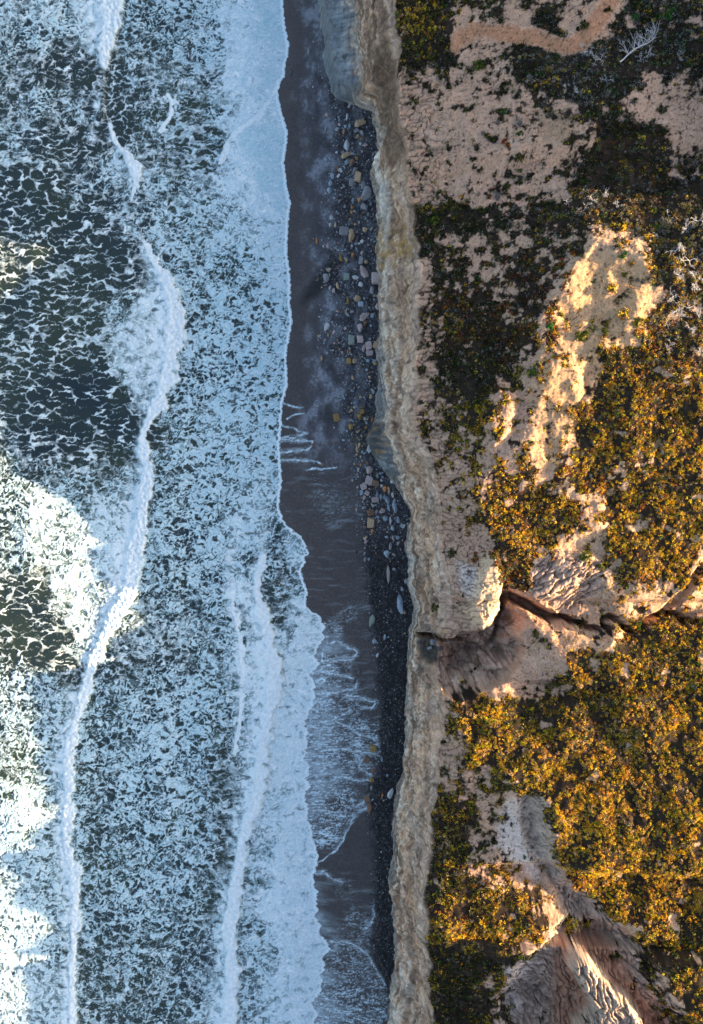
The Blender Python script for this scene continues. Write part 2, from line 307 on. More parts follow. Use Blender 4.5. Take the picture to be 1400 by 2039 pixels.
LIT = [
 [(1185,480),(1230,492),(1285,512),(1302,560),(1335,525),(1400,470),(1620,430),(1620,1060),(1400,1060),(1385,1110),(1368,1160),(1340,1195),(1290,1228),
  (1250,1258),(1215,1262),(1180,1250),(1150,1232),(1110,1225),(1075,1205),(1045,1182),(1008,1172),(1000,1130),(985,1080),(965,1040),(950,1000),(952,960),
  (985,930),(1010,900),(1045,860),(1062,800),(1050,760),(1080,700),(1062,640),(1092,600),(1112,560),(1150,520)],
 [(990,775),(1015,795),(1006,860),(985,885),(972,830)],
 [(988,1098),(1000,1130),(1003,1180),(997,1215),(975,1238),(960,1252),(943,1240),(922,1212),(935,1188),(945,1160),(952,1132),(962,1108)],
 [(1035,1208),(1062,1220),(1090,1248),(1082,1258),(1052,1244)],
 [(1085,1248),(1130,1256),(1180,1288),(1230,1275),(1290,1268),(1400,1262),(1620,1260),(1620,1890),(1400,1880),(1330,1872),(1270,1852),(1215,1812),(1190,1782),
  (1130,1757),(1110,1730),(1106,1680),(1100,1640),(1082,1590),(1045,1560),(1000,1542),(960,1520),(922,1532),(935,1508),(922,1480),(905,1445),(897,1415),(912,1388),
  (926,1402),(955,1418),(985,1402),(1012,1440),(1060,1478),(1105,1500),(1112,1460),(1105,1425),(1150,1390),(1140,1340),(1112,1300)],
 [(868,1745),(900,1725),(935,1735),(975,1745),(1010,1770),(1040,1795),(1075,1820),(1096,1850),(1099,1868),(1075,1882),(1050,1892),(1000,1886),(960,1880),(930,1890),(900,1870),(868,1850)],
 [(1135,1885),(1160,1895),(1195,1935),(1230,1980),(1270,2020),(1282,2039),(1295,2110),(1150,2110),(1150,2045),(1192,2018),(1165,1975),(1140,1930)],
 [(1335,1958),(1370,1962),(1420,1985),(1430,2035),(1370,2012),(1345,1990)],
 [(868,1612),(888,1616),(892,1640),(872,1642)],
]
DARK = [
 [(1082,1098),(1130,1070),(1200,1050),(1222,1090),(1205,1130),(1170,1120),(1130,1110)],
 [(1120,1170),(1150,1150),(1190,1140),(1215,1180),(1195,1215),(1150,1205),(1128,1200)],
 [(1150,740),(1175,700),(1190,740),(1170,790),(1155,800)],
 [(932,1428),(962,1425),(975,1450),(955,1470),(938,1460)],
 [(1170,1400),(1215,1410),(1260,1470),(1240,1510),(1200,1490),(1160,1440)],
 [(1205,1262),(1290,1258),(1385,1285),(1380,1325),(1300,1330),(1230,1300)],
 [(1320,1020),(1345,1030),(1330,1075),(1305,1060)],
 [(1190,960),(1235,955),(1240,1000),(1200,1020)],
 [(1290,860),(1310,850),(1325,900),(1300,925)],
 [(1230,1560),(1265,1550),(1290,1610),(1260,1640),(1235,1600)],
]
SLOT = [(1600,1262),(1470,1262),(1400,1248),(1370,1238),(1345,1225),(1325,1222),(1300,1230),(1280,1242),(1262,1256),(1250,1257),(1235,1243),(1222,1232),(1210,1226),
 (1200,1229),(1198,1239),(1203,1247),(1190,1253),(1170,1250),(1155,1242),(1140,1238),(1128,1230),(1115,1228),(1100,1232),(1085,1226),
 (1060,1210),(1035,1195),(1015,1186),(1002,1188),(1003,1215),(1004,1255),(1001,1290),(985,1306),(966,1309),(945,1292),(925,1285),(905,1288),(878,1283)]
SIDE = [(1400,1130),(1385,1150),(1365,1180),(1340,1200),(1318,1222)]
BOWL = [(998,1196),(1030,1204),(1040,1240),(1036,1270),(1046,1300),(1040,1328),(1020,1348),(980,1372),(940,1388),(908,1396),(884,1388),(872,1340),(872,1296),(895,1276),
 (915,1262),(945,1256),(962,1256),(996,1222)]
GUL1 = [(1028,1588),(1052,1574),(1080,1582),(1094,1620),(1098,1660),(1108,1700),(1118,1740),(1100,1760),(1068,1728),(1052,1690),(1040,1640),(1038,1605)]
GUL2 = [(1100,1755),(1130,1762),(1190,1795),(1240,1848),(1290,1900),(1330,1970),(1400,2060),(1460,2140),(1020,2160),(1000,2000),(1060,1900),(1100,1850),(1135,1830),(1110,1790)]
FLUT3 = [(1030,1160),(1080,1110),(1150,1110),(1215,1125),(1200,1170),(1150,1210),(1110,1218),(1070,1195)]

def hill(X, Y, detail=True):
    """height of the land above the cliff"""
    W = WROW(Y)
    w = T * W - 0.20 * np.clip(X - LEFTLIT(Y), 0, 34)
    z = np.clip(T * X + w, 6, 60)
    far = sstep(52, 75, X)
    FL = [np.zeros(X.shape, np.float32)]
    for it in range(1):
        px, py = to_px(X, Y, z - .8)        # the uncut surface, so that steep walls stay clean
        jx = px + 12 * fbm(X / 2.2, Y / 2.2, 201, 4, .6); jy = py + 12 * fbm(X / 2.2, Y / 2.2, 202, 4, .6)
        sd = np.full(X.shape, -400.0, np.float32)
        for p in LIT: sd = np.maximum(sd, sdpoly(p, jx, jy))
        for p in DARK: sd = np.minimum(sd, -sdpoly(p, jx, jy))
        m = sd / 15.5                                     # metres inside the sunlit ground
        D = np.interp(-m, [-.3, 0, .5, 1.2, 3, 8], [0, .10, .38, .75, 1.5, 2.6])
        D = D * (1 - far)
        C = 0
        if detail:
            dS, tS = segdist(SLOT, px + 2 * vnoise(X / .7, Y / .7, 203), py + 2 * vnoise(X / .7, Y / .7, 204))
            L = tS / 15.5
            dep = np.interp(L, [0, 10, 20, 30, 38, 44, 50], [1.2, 1.6, 1.9, 2.6, 3.8, 5.6, 7.5])
            hw = np.interp(L, [0, 8, 14, 22, 34, 40, 46, 55], [12, 11, 8, 6, 6, 10, 8, 7])
            C = dep * sstep(hw * 1.35, hw * .45, dS) + .9 * sstep(hw * 4.0, hw * 1.0, dS) * (m < .3)
            dd, _ = segdist(SIDE, px, py)
            C = np.maximum(C, 1.6 * sstep(14, 3, dd))
            b = sdpoly(BOWL, px + 9 * fbm(X / 2.6, Y / 2.6, 205, 2), py + 9 * fbm(X / 2.6, Y / 2.6, 206, 2)) / 15.5
            bowl = np.interp(b, [-.1, .1, 1.0, 2.4, 4.2], [0, .8, 2.6, 4.6, 6.6]) + .16 * np.clip(1010 - px, 0, 140) / 10 * (b > 0)
            bowl += (b > 0) * (2.6 * worley((X + .5 * Y) / 2.0 + .4 * fbm(X, Y, 209, 2), (Y - .3 * X) / 3.2, 207)[0] + 1.0 * worley(X / .9, Y / 1.3, 210)[0] + .4 * ridged(X / .8, Y / .8, 208, 2) - .8)
            C = np.maximum(C, bowl + .6 * sstep(9, 2, dS) * (b > 0))
            g1 = sdpoly(GUL1, px, py) / 15.5
            C = C + np.interp(g1, [-.4, 0, .8, 1.8], [0, .4, 1.2, 1.8])
            g2 = sdpoly(GUL2, px, py) / 15.5
            C = C + np.interp(g2, [-.5, 0, 1.5, 4.5], [0, .4, 1.5, 2.9]) * sstep(.5, -.6, m)
        z = T * X + w - D - C
    if detail:
        z = z + .8 * sstep(-.2, 1.0, sdpoly(LIT[2], px, py) / 15.5)
    # beyond the frame the ground climbs into the ridge that keeps part of the plateau in shade
    yy = Y * 15.7
    drop = np.interp(1019.5 - yy, [-400, 370, 450, 1870, 1930, 2500], [-.3, -.3, 8.5, 8.5, 2.4, 2.4])
    crestz = T * 64 + T * W - drop + 1.2 * fbm(Y / 9.0, Y / 31.0, 241, 2) * (drop < 5)
    zr = crestz - .42 * np.abs(X - 64) ** 1.0 * (X < 64) - .10 * np.clip(X - 64, 0, 60) - .02 * np.clip(X - 124, 0, 1e4)
    z = np.where(X > 47, np.maximum(z * (1 - far) + far * zr, zr), z)
    flat = sstep(-.6, .8, m)
    z = z + .22 * fbm(X / 5.5, Y / 5.5, 211, 3) * (1 - .5 * flat)
    z = z + .13 * fbm(X / 1.3, Y / 1.3, 212, 3) + (1.0 * fbm(X / 6.5, Y / 6.5, 217, 2) + .42 * fbm(X / 3.2, Y / 3.2, 215, 2) + .20 * fbm(X / 1.4, Y / 1.4, 216, 3)) * sstep(950, 1100, px + .25 * py - 200) * np.clip(1 - C, 0, 1) * sstep(-1, 1, m)
    if detail:
        z = z + .045 * fbm(X / .38, Y / .38, 213, 2)
        br = sstep(7.5, 2.0, X - TOP(Y)) * (C < .6)
        z = z - br * .30 * np.clip(1 - np.abs(vnoise(X / 1.6 + .6 * fbm(X, Y, 251, 2), Y / .8, 250)) * 3.0, 0, 1) ** 2
        # rain-cut flutes
        def flutes(mask, ang, amp, wd, ln_, seed):
            a = math.radians(ang); u = X * math.cos(a) + Y * math.sin(a); v = -X * math.sin(a) + Y * math.cos(a)
            v = v + .9 * fbm(X / 2.2, Y / 2.2, seed + 1, 3)
            n = 1 - np.abs(vnoise(u / ln_, v / wd, seed)) * 2.2
            n2_ = 1 - np.abs(vnoise(u / ln_ * 1.9 + 5, v / wd * 2.1, seed + 3)) * 2.2
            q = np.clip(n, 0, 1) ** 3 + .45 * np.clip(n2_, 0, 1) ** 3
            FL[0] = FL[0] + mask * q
            return -mask * amp * q
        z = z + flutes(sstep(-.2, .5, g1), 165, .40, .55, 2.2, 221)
        a2 = sstep(-.3, .6, g2)
        k = sstep(1100, 1140, px); k3 = sstep(1180, 1250, px - .55 * (py - 1900)) 
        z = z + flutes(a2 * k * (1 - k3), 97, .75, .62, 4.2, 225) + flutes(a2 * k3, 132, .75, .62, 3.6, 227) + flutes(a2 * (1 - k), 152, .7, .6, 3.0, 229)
        f3 = sdpoly(FLUT3, px, py) / 15.5
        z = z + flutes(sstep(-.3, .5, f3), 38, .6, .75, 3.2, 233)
    return z, px, py, m, C, FL[0]

VEG = """830,30,.95 870,30,.95 930,30,.3 985,10,.6 1040,30,.05 1100,25,.7 1150,30,.1 1210,30,.2 1260,30,.6 1330,30,.7 1390,30,.6
830,90,.95 890,90,.85 950,95,.1 1000,90,.5 1060,90,.85 1130,95,.92 1200,90,.95 1260,90,.9 1330,90,.95 1390,90,.9
830,140,.5 870,150,.3 930,150,.3 1000,150,.35 1060,150,.7 1120,150,.85 1180,150,.95 1250,140,.95 1300,165,.2 1370,150,.5
830,200,.12 870,200,.25 930,200,.15 1000,200,.32 1060,200,.35 1120,190,.5 1180,190,.7 1230,205,.65 1290,205,.2 1370,200,.05
850,260,.1 900,260,.02 950,260,.02 1010,260,.3 1060,260,.2 1110,245,.02 1170,260,.5 1230,260,.98 1300,260,.85 1380,250,.15
850,320,.1 920,320,.03 980,320,.04 1040,310,.15 1090,320,.08 1150,320,.6 1220,320,1 1300,320,.9 1370,320,.55
850,370,.2 910,370,.06 960,370,.2 1010,370,.25 1060,370,.35 1120,360,.3 1180,370,.98 1240,370,.98 1310,370,.9 1380,370,.9
850,420,.75 890,420,.85 930,425,.9 980,415,.75 1040,420,.7 1100,415,.75 1160,420,.8 1240,420,.85 1310,420,.8 1380,420,.8
860,480,.8 910,470,.45 960,490,.3 1020,480,.4 1080,480,.6 1150,480,.5 1200,485,.25 1260,480,.4 1320,480,.8 1380,480,.9
850,540,.2 890,540,.7 940,550,.6 1000,540,.45 1050,530,.85 1100,530,.6 1160,540,.05 1210,540,.1 1260,540,.1 1310,540,.85 1370,540,.9
870,600,.5 910,600,.95 960,600,.85 1020,600,.6 1070,600,.85 1100,590,.3 1150,600,.08 1200,600,.08 1250,600,.35 1285,600,.1 1340,600,.92 1390,600,.9
870,660,.5 920,660,.8 980,660,.9 1040,660,.95 1085,660,.5 1140,660,.28 1190,660,.2 1240,660,.15 1290,660,.7 1350,660,.95 1390,660,.95
860,720,.2 900,720,.85 960,720,.9 1010,720,.85 1060,730,.35 1110,720,.25 1160,730,.2 1220,720,.85 1280,720,.98 1350,720,.9
860,780,.15 900,780,.88 950,780,.98 1000,780,.5 1050,780,.2 1100,780,.1 1150,780,.35 1210,780,.95 1290,780,.98 1370,780,.9
870,840,.3 905,830,.6 940,830,.9 970,840,.75 1000,840,.3 1050,840,.15 1100,840,.12 1150,840,.7 1220,840,.95 1300,840,.9 1370,840,.9
900,900,.3 950,900,.45 1000,900,.2 1060,900,.15 1110,900,.2 1160,900,.85 1220,900,.9 1290,900,.55 1350,900,.7 1390,900,.9
910,960,.2 950,970,.5 990,970,.85 1050,950,.7 1100,950,.4 1150,960,.75 1210,960,.6 1260,960,.8 1310,960,.7 1370,960,.9
920,1020,.1 970,1020,.9 1020,1020,.98 1080,1020,.98 1130,1030,.85 1180,1020,.25 1230,1020,.8 1290,1020,.98 1370,1020,.9
910,1080,.1 950,1080,.12 1000,1080,.8 1040,1080,.98 1080,1070,.85 1130,1090,.15 1180,1080,.2 1230,1080,.9 1300,1080,.98 1360,1080,.95 1395,1080,.4
910,1140,.1 960,1140,.06 1012,1130,.9 1035,1140,.95 1080,1140,.02 1130,1140,.0 1190,1140,.3 1240,1130,.7 1300,1130,.75 1345,1140,.98 1390,1140,.5
930,1200,0 1000,1200,0 1060,1200,0 1110,1200,.03 1160,1200,.15 1210,1200,.3 1270,1190,.35 1320,1185,.3 1380,1200,.15
900,1260,0 960,1260,0 1040,1260,0 1100,1265,.4 1140,1265,.25 1200,1275,.35 1270,1275,.7 1330,1275,.9 1390,1270,.9
950,1320,0 1000,1320,0 1060,1320,.05 1110,1320,.12 1150,1320,.9 1210,1320,.98 1280,1320,.98 1380,1320,.98
1000,1370,.02 1060,1370,.1 1110,1370,.45 1160,1370,.95 1230,1370,.98 1380,1370,.98
880,1420,.05 905,1430,.75 950,1420,.9 1010,1415,.95 1060,1415,.95 1120,1420,.98 1250,1420,.98 1380,1420,.98
880,1500,.08 900,1500,.1 940,1490,.85 1000,1490,.98 1080,1490,.98 1200,1490,.98 1380,1490,.98
880,1550,.5 920,1545,.4 960,1540,.5 1010,1550,.9 1060,1545,.92 1100,1560,.98 1200,1560,.98 1380,1560,.98
890,1620,.9 930,1620,.7 960,1600,.35 1000,1610,.5 1025,1620,.03 1070,1620,.0 1105,1620,.9 1140,1620,.98 1250,1620,.98 1380,1620,.98
880,1680,.6 920,1680,.85 960,1680,.5 1000,1680,.15 1040,1680,0 1080,1680,0 1125,1680,.95 1200,1680,.98 1380,1680,.98
868,1740,.6 900,1740,.9 940,1720,.5 1000,1730,.5 1040,1740,.35 1080,1740,.02 1120,1770,.05 1160,1740,.95 1250,1740,.98 1380,1740,.98
880,1800,.95 950,1800,.95 1020,1800,.9 1060,1790,.75 1120,1810,.05 1170,1820,.1 1220,1790,.9 1290,1800,.98 1380,1800,.98
880,1850,.95 950,1850,.95 1020,1850,.95 1070,1850,.7 1105,1850,.05 1145,1850,.65 1185,1850,.3 1230,1860,.1 1280,1850,.85 1380,1850,.95
880,1910,.95 950,1910,.85 1010,1910,.75 1050,1910,.4 1100,1900,0 1160,1900,0 1220,1900,.1 1270,1900,.4 1330,1900,.95 1390,1900,.95
880,1960,.9 940,1960,.9 1000,1960,.4 1050,1960,.15 1110,1960,0 1200,1960,0 1260,1950,.02 1310,1950,.6 1360,1960,.95
890,2020,.9 950,2020,.85 1010,2020,.5 1060,2020,.15 1120,2020,0 1200,2020,0 1280,2020,.02 1340,2020,.4 1390,2020,.85"""
VEG = [tuple(map(float, q.split(','))) for q in VEG.split()]
# scrub leaf colours, with sunlit gold and shaded dark painted in: px, py, gold, grey twigs, red
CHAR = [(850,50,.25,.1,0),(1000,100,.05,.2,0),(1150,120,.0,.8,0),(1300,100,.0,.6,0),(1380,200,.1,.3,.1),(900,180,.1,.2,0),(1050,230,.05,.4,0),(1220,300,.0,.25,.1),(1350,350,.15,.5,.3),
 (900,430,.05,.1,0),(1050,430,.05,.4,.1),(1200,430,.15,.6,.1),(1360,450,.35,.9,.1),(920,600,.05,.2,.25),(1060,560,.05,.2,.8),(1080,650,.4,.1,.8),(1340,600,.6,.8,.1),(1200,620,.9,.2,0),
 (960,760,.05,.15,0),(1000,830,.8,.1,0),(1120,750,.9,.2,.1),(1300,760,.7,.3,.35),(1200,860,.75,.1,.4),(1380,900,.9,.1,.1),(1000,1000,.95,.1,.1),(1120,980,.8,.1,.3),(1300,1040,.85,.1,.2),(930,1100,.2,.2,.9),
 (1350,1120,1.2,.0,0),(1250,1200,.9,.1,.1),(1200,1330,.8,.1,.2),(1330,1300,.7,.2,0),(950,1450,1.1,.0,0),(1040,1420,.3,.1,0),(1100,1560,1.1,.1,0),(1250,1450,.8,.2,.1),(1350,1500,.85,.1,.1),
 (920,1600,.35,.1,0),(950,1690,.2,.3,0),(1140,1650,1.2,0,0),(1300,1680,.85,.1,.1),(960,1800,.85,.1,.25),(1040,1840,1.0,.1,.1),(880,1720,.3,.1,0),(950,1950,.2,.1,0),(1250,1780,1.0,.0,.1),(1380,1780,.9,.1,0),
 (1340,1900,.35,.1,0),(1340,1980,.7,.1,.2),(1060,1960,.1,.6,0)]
PATH = [(905,75),(925,55),(960,42),(1000,50),(1045,52),(1090,62),(1130,78),(1160,72),(1185,45),(1205,15),(1225,-20),(1250,-120)]
def veg_field(X, Y, px, py):
    jx = px + 22 * fbm(X / 2.6, Y / 2.6, 301, 4, .6); jy = py + 22 * fbm(X / 2.6, Y / 2.6, 302, 4, .6)
    v = blend(VEG, jx, jy, 40, 40, 2.2)[0]
    d, _ = segdist(PATH, px, py + 5 * vnoise(X / 2, Y / 2, 303))
    v = v - .9 * sstep(24, 12, d + 5 * fbm(X, Y, 308, 2)) * (px > 900)
    v = v - .62 * sstep(.22, .5, fbm(X / 3.6, Y / 3.6, 309, 3)) * (px > 1000) * (py > 600)
    n = fbm(X / 1.5, Y / 1.5, 305, 4, .65)
    v = v + .75 * n * np.clip(1.7 - 1.2 * v, .5, 1.4) * (1 + 1.0 * sstep(1150, 1050, px) * sstep(1100, 950, py) * sstep(150, 400, py))
    v = v + .20 * fbm(X / .45, Y / .45, 306, 3) * (v > .1)
    return sstep(.44, .54, v), d, v

def rgb(*c): return np.array(c, np.float32)
def mixc(c, col, k):
    return c * (1 - k[..., None]) + rgb(*col) * k[..., None]
def facets(a, b, seed):
    """jointed rock: a tone per block and the dark joints between blocks"""
    f1, e, r = worley(a + .35 * fbm(a, b, seed + 1, 2), b + .35 * fbm(a + 9, b, seed + 2, 2), seed, True)
    return r - .5, sstep(.14, .02, e)
PINK = (.435, .272, .182)
def hill_colour(X, Y, z, px, py, m, C, veg, dpath, FLU):
    n1 = fbm(X / 3.0, Y / 3.0, 401, 4); n2 = fbm(X / .7, Y / .7, 402, 3); n3 = fbm(X / .22, Y / .22, 403, 2)
    c = np.empty(X.shape + (3,), np.float32); c[:] = PINK
    c = mixc(c, (.36, .21, .14), sstep(.1, .55, n1 + .2 * n2) * .55)
    c = mixc(c, (.54, .37, .275), sstep(.1, .6, -n1 + .3 * n2) * .5)
    c = mixc(c, (.42, .30, .18), sstep(1100, 1180, px) * sstep(400, 500, py) * .35)
    def soft(poly, w=8): return sstep(-w, w, sdpoly(poly, px, py) + 10 * n2)
    c = mixc(c, (.33, .21, .13), soft([(1080,215),(1130,210),(1155,245),(1130,275),(1085,265)], 12) * .8)
    c = mixc(c, (.36, .24, .17), soft([(880,230),(960,190),(1000,230),(990,330),(930,350),(880,300)], 20) * .5)
    c = mixc(c, (.38, .18, .095), sstep(22, 10, dpath + 7 * n2 + 5 * n1) * (px > 895) * .8)
    c = mixc(c, (.62, .50, .42), soft([(1010,1600),(1040,1580),(1060,1620),(1055,1680),(1085,1720),(1070,1760),(1020,1720),(990,1690),(1000,1640)], 10) * .8)
    c = mixc(c, (.46, .345, .26), soft(GUL1, 8) * .9)
    c = mixc(c, (.46, .345, .265), soft(GUL2, 8) * .9)
    c = mixc(c, (.50, .42, .38), soft([(1010,1920),(1080,1930),(1130,2000),(1120,2060),(1000,2060)], 15) * .6)
    c = mixc(c, (.48, .34, .27), soft(FLUT3, 10) * .6)
    c = mixc(c, (.47, .28, .135), soft([(1170,500),(1300,520),(1290,680),(1180,760),(1130,900),(1060,960),(1060,760),(1100,600)], 18) * .6)
    c = mixc(c, (.58, .50, .45), soft([(912,1120),(950,1130),(960,1180),(935,1200),(915,1170)], 8) * .7)
    c = mixc(c, (.68, .47, .29), soft(LIT[2], 8) * .8)
    # bowl and slot
    k = sstep(1.4, 3.0, C)
    c = mixc(c, (.43, .285, .21), k * .9)
    c = mixc(c, (.52, .38, .29), k * sstep(0, .35, n2 + .5 * n1) * .7)
    t1, j1 = facets(X / 1.5 + Y / 4, Y / 2.4 - X / 5, 431); t2, j2 = facets(X / .6, Y / .8, 433)
    c = c * (1 + k * (.55 * t1 + .3 * t2))[..., None]
    c = mixc(c, (.09, .06, .045), k * np.maximum(j1 * .75, j2 * .35))
    c = mixc(c, (.34, .15, .085), k * sstep(1095, 1130, px) * .8)
    c = mixc(c, (.15, .11, .09), k * sstep(.2, .6, n2 + n1) * .5)
    c = mixc(c, (.13, .10, .08), np.clip(FLU, 0, 1) * .5)  # crevice shade painted into the soil colour along the flutes
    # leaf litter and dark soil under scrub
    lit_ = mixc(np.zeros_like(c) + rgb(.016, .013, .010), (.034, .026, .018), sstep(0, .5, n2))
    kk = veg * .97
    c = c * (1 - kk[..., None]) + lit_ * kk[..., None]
    br = sstep(7.5, 1.5, X - TOP(Y)) * (1 - veg) * (C < 1)
    ck = np.clip(1 - np.abs(vnoise(X / 1.6 + .6 * fbm(X, Y, 251, 2), Y / .8, 250)) * 3.4, 0, 1)
    c = mixc(c, (.14, .10, .075), br * (.75 * ck ** 2 + .35 * sstep(.1, .5, n2)))
    # small dark specks of dry twigs on bare sand
    sp = sstep(.40, .58, fbm(X / .33, Y / .33, 405, 2) + .35 * n1 + .12) * (1 - veg) * (C < 1.2)
    c = mixc(c, (.07, .05, .04), sp * .75)
    c = c * (1 + .26 * n3 + .24 * n2)[..., None]
    return np.clip(c, .01, .85)

def cliff_point(u, v, Y):
    """u 0..1 foot to brow, Y -> X, z and a strata coordinate"""
    xb = BASE(Y); xs = SHELF(Y); xt = TOP(Y)
    xs = np.maximum(xs, xb + .25); xt = np.maximum(xt, xs + 1.2)
    zt = v
    zb = 1.3
    wsh = sstep(.5, 2.5, xs - xb)                    # where a broad shelf stands out
    a = .22
    t1 = np.clip(u / a, 0, 1); t2 = np.clip((u - a) / (1 - a), 0, 1)
    zs = np.minimum(zb + 1.6 + 4.2 * wsh, zt - 1)
    # foot: steep rise then a gently rising shelf
    X1 = xb + (xs - xb) * t1
    z1 = zb + (zs - zb) * np.where(wsh > .3, .72 * sstep(0, .25, t1) + .28 * t1, t1)
    # face: steep at the bottom, easing towards the brow
    X2 = xs + (xt - xs) * t2 ** 1.25
    z2 = zs + (zt - zs) * (1 - (1 - t2) ** 1.35)
    X = np.where(u < a, X1, X2); z = np.where(u < a, z1, z2)
    return X, z, wsh

def cliff_colour(X, Y, z, u, wsh):
    px, py = to_px(X, Y, z)
    n1 = fbm(X / 2.0, Y / 5.0, 501, 4); n2 = fbm(Y / 1.0, z / 1.6, 502, 4, .6); n3 = fbm(Y / .4, z / .9, 503, 3)
    zz = z + .8 * fbm(Y / 7.0, z / 3.0, 504, 3) * 2
    st = .5 * vnoise(zz / 1.9, Y / 40.0, 505) + .6 * vnoise(zz / .95, Y / 22.0, 506) + .15 * n2
    c = np.empty(X.shape + (3,), np.float32); c[:] = (.66, .41, .255)
    c = mixc(c, (.66, .39, .24), np.maximum(sstep(360, 260, py), sstep(1250, 1400, py)) * .7)
    c = mixc(c, (.32, .19, .125), sstep(.02, .30, st) * .85)
    c = mixc(c, (.84, .66, .50), sstep(.06, .34, -st) * .85)
    cr = ridged(X / 1.1 + .8 * n2, Y / 1.5 + .8 * n3, 521, 2)
    c = mixc(c, (.10, .08, .065), sstep(.72, .92, cr) * .85)
    c = mixc(c, (.22, .16, .115), sstep(.05, .45, fbm(X / .9, Y / 2.2, 522, 4, .6)) * .7)
    c = mixc(c, (.52, .43, .36), sstep(-.1, .5, n1) * sstep(450, 600, py) * .6)
    ul = .7 * vnoise(u * 22 + .3 * n1, Y / 30.0, 531) + .5 * vnoise(u * 45 + .3 * n1, Y / 14.0, 532)
    c = mixc(c, (.78, .66, .54), sstep(.10, .34, ul) * (.35 + sstep(.55, .3, u) + sstep(.7, .9, u)) * .6)
    c = mixc(c, (.15, .11, .08), sstep(.14, .38, -ul) * (.35 + sstep(.55, .3, u) + sstep(.7, .9, u)) * .65)
    c = mixc(c, (.60, .39, .27), sstep(.62, .9, u) * .6)
    t1, j1 = facets(Y / 2.6, z / 3.2 + .2 * n1, 541); t2, j2 = facets(Y / .9, z / 1.5, 543)
    c = c * (1 + .26 * t1 + .25 * t2)[..., None]
    c = mixc(c, (.12, .085, .06), np.maximum(j1 * .6, j2 * .35) * sstep(-.3, .3, n1 + .2))
    # slaty blue foot
    foot = sstep(.30, .14, u + .12 * n2 + .06 * n1) * np.clip(.45 + .55 * wsh, 0, 1)
    c = mixc(c, (.17, .20, .215), foot * .9)
    c = mixc(c, (.10, .105, .105), foot * sstep(780, 860, py) * .75)
    c = mixc(c, (.34, .37, .37), foot * sstep(.1, .5, n2 + n1) * .55)
    # paler seam at the lower lip
    c = mixc(c, (.46, .41, .33), np.exp(-((u - .25) / .025) ** 2) * .6)
    c = mixc(c, (.075, .06, .05), sstep(.22, .48, fbm(X / .7, Y / 1.3, 523, 3)) * .65)
    k = sstep(-8, 10, sdpoly([(722,835),(758,838),(772,880),(764,915),(742,905)], px, py) + 9 * n2)
    c = mixc(c, (.26, .14, .045), k * sstep(-.1, .25, n2) * .7); c = mixc(c, (.05, .045, .04), k * sstep(-.1, .25, -n2) * .6)
    # rusty rubble chute near the top of the picture, ochre stain half way
    k = sstep(-10, 14, sdpoly([(752,0),(775,40),(792,150),(796,230),(812,300),(790,335),(762,320),(752,230),(742,150),(758,80)], px, py) + 12 * n2)
    c = mixc(c, (.135, .085, .055), k * (.55 + .4 * sstep(-.2, .4, n3)))
    k = sstep(-8, 10, sdpoly([(745,440),(800,440),(832,470),(820,515),(780,530),(748,540)], px, py) + 9 * n2)
    c = mixc(c, (.36, .205, .065), k * sstep(-.3, .3, n2) * .8)
    k = sstep(-6, 8, sdpoly([(752,355),(778,360),(780,430),(768,500),(758,440)], px, py) + 6 * n2)
    c = mixc(c, (.56, .52, .46), k * .5)
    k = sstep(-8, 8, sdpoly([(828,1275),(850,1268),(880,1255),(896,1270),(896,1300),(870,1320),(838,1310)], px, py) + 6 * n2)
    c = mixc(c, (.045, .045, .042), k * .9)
    c = c * np.clip(1 + .34 * n3 + .34 * n2, .3, 1.8)[..., None]
    return np.clip(c, .01, .8)

# ------------------------------------------------------------------ the beach
RUB = line([(640,-200),(640,0),(648,120),(650,200),(672,260),(668,320),(660,380),(655,430),(650,480),(655,520),(640,560),(690,610),(650,650),(640,690),(690,725),(692,770),
 (684,810),(690,850),(700,900),(712,950),(720,1000),(722,1100),(732,1160),(740,1240),(748,1300),(756,1400),(758,1500),(742,1560),(736,1620),(746,1680),(746,1820),(738,1900),(762,1940),(776,1980),(784,2039),(790,2240)])
STREAK = [(600,100,0),(600,500,0),(620,700,.06),(590,820,.25),(600,900,.35),(640,900,.15),(600,960,.25),(640,985,.5),(600,1030,.3),(660,1020,.5),(640,1060,.35),(680,1100,.15),(640,1130,.35),(680,1150,.3),
 (660,1200,.2),(690,1225,.55),(700,1260,.35),(720,1270,.3),(670,1260,.6),(690,1320,.55),(650,1340,.7),(720,1340,.4),(740,1300,.2),(650,1400,.75),(700,1400,.62),(740,1400,.4),(650,1450,.8),(700,1470,.75),(740,1480,.65),
 (640,1510,.8),(690,1520,.7),(740,1520,.6),(640,1570,.7),(690,1570,.65),(725,1560,.4),(640,1610,.8),(680,1620,.7),(650,1670,.85),(720,1660,.05),(700,1700,.02),(660,1720,.05),(730,1740,.05),
 (650,1750,.45),(690,1770,.5),(730,1790,.35),(660,1820,.3),(710,1830,.6),(690,1860,.5),(680,1900,.6),(720,1900,.62),(700,1950,.66),(740,1960,.6),(720,2010,.7),(680,2020,.75),(770,1900,0),(770,1700,0),(790,1300,0)]
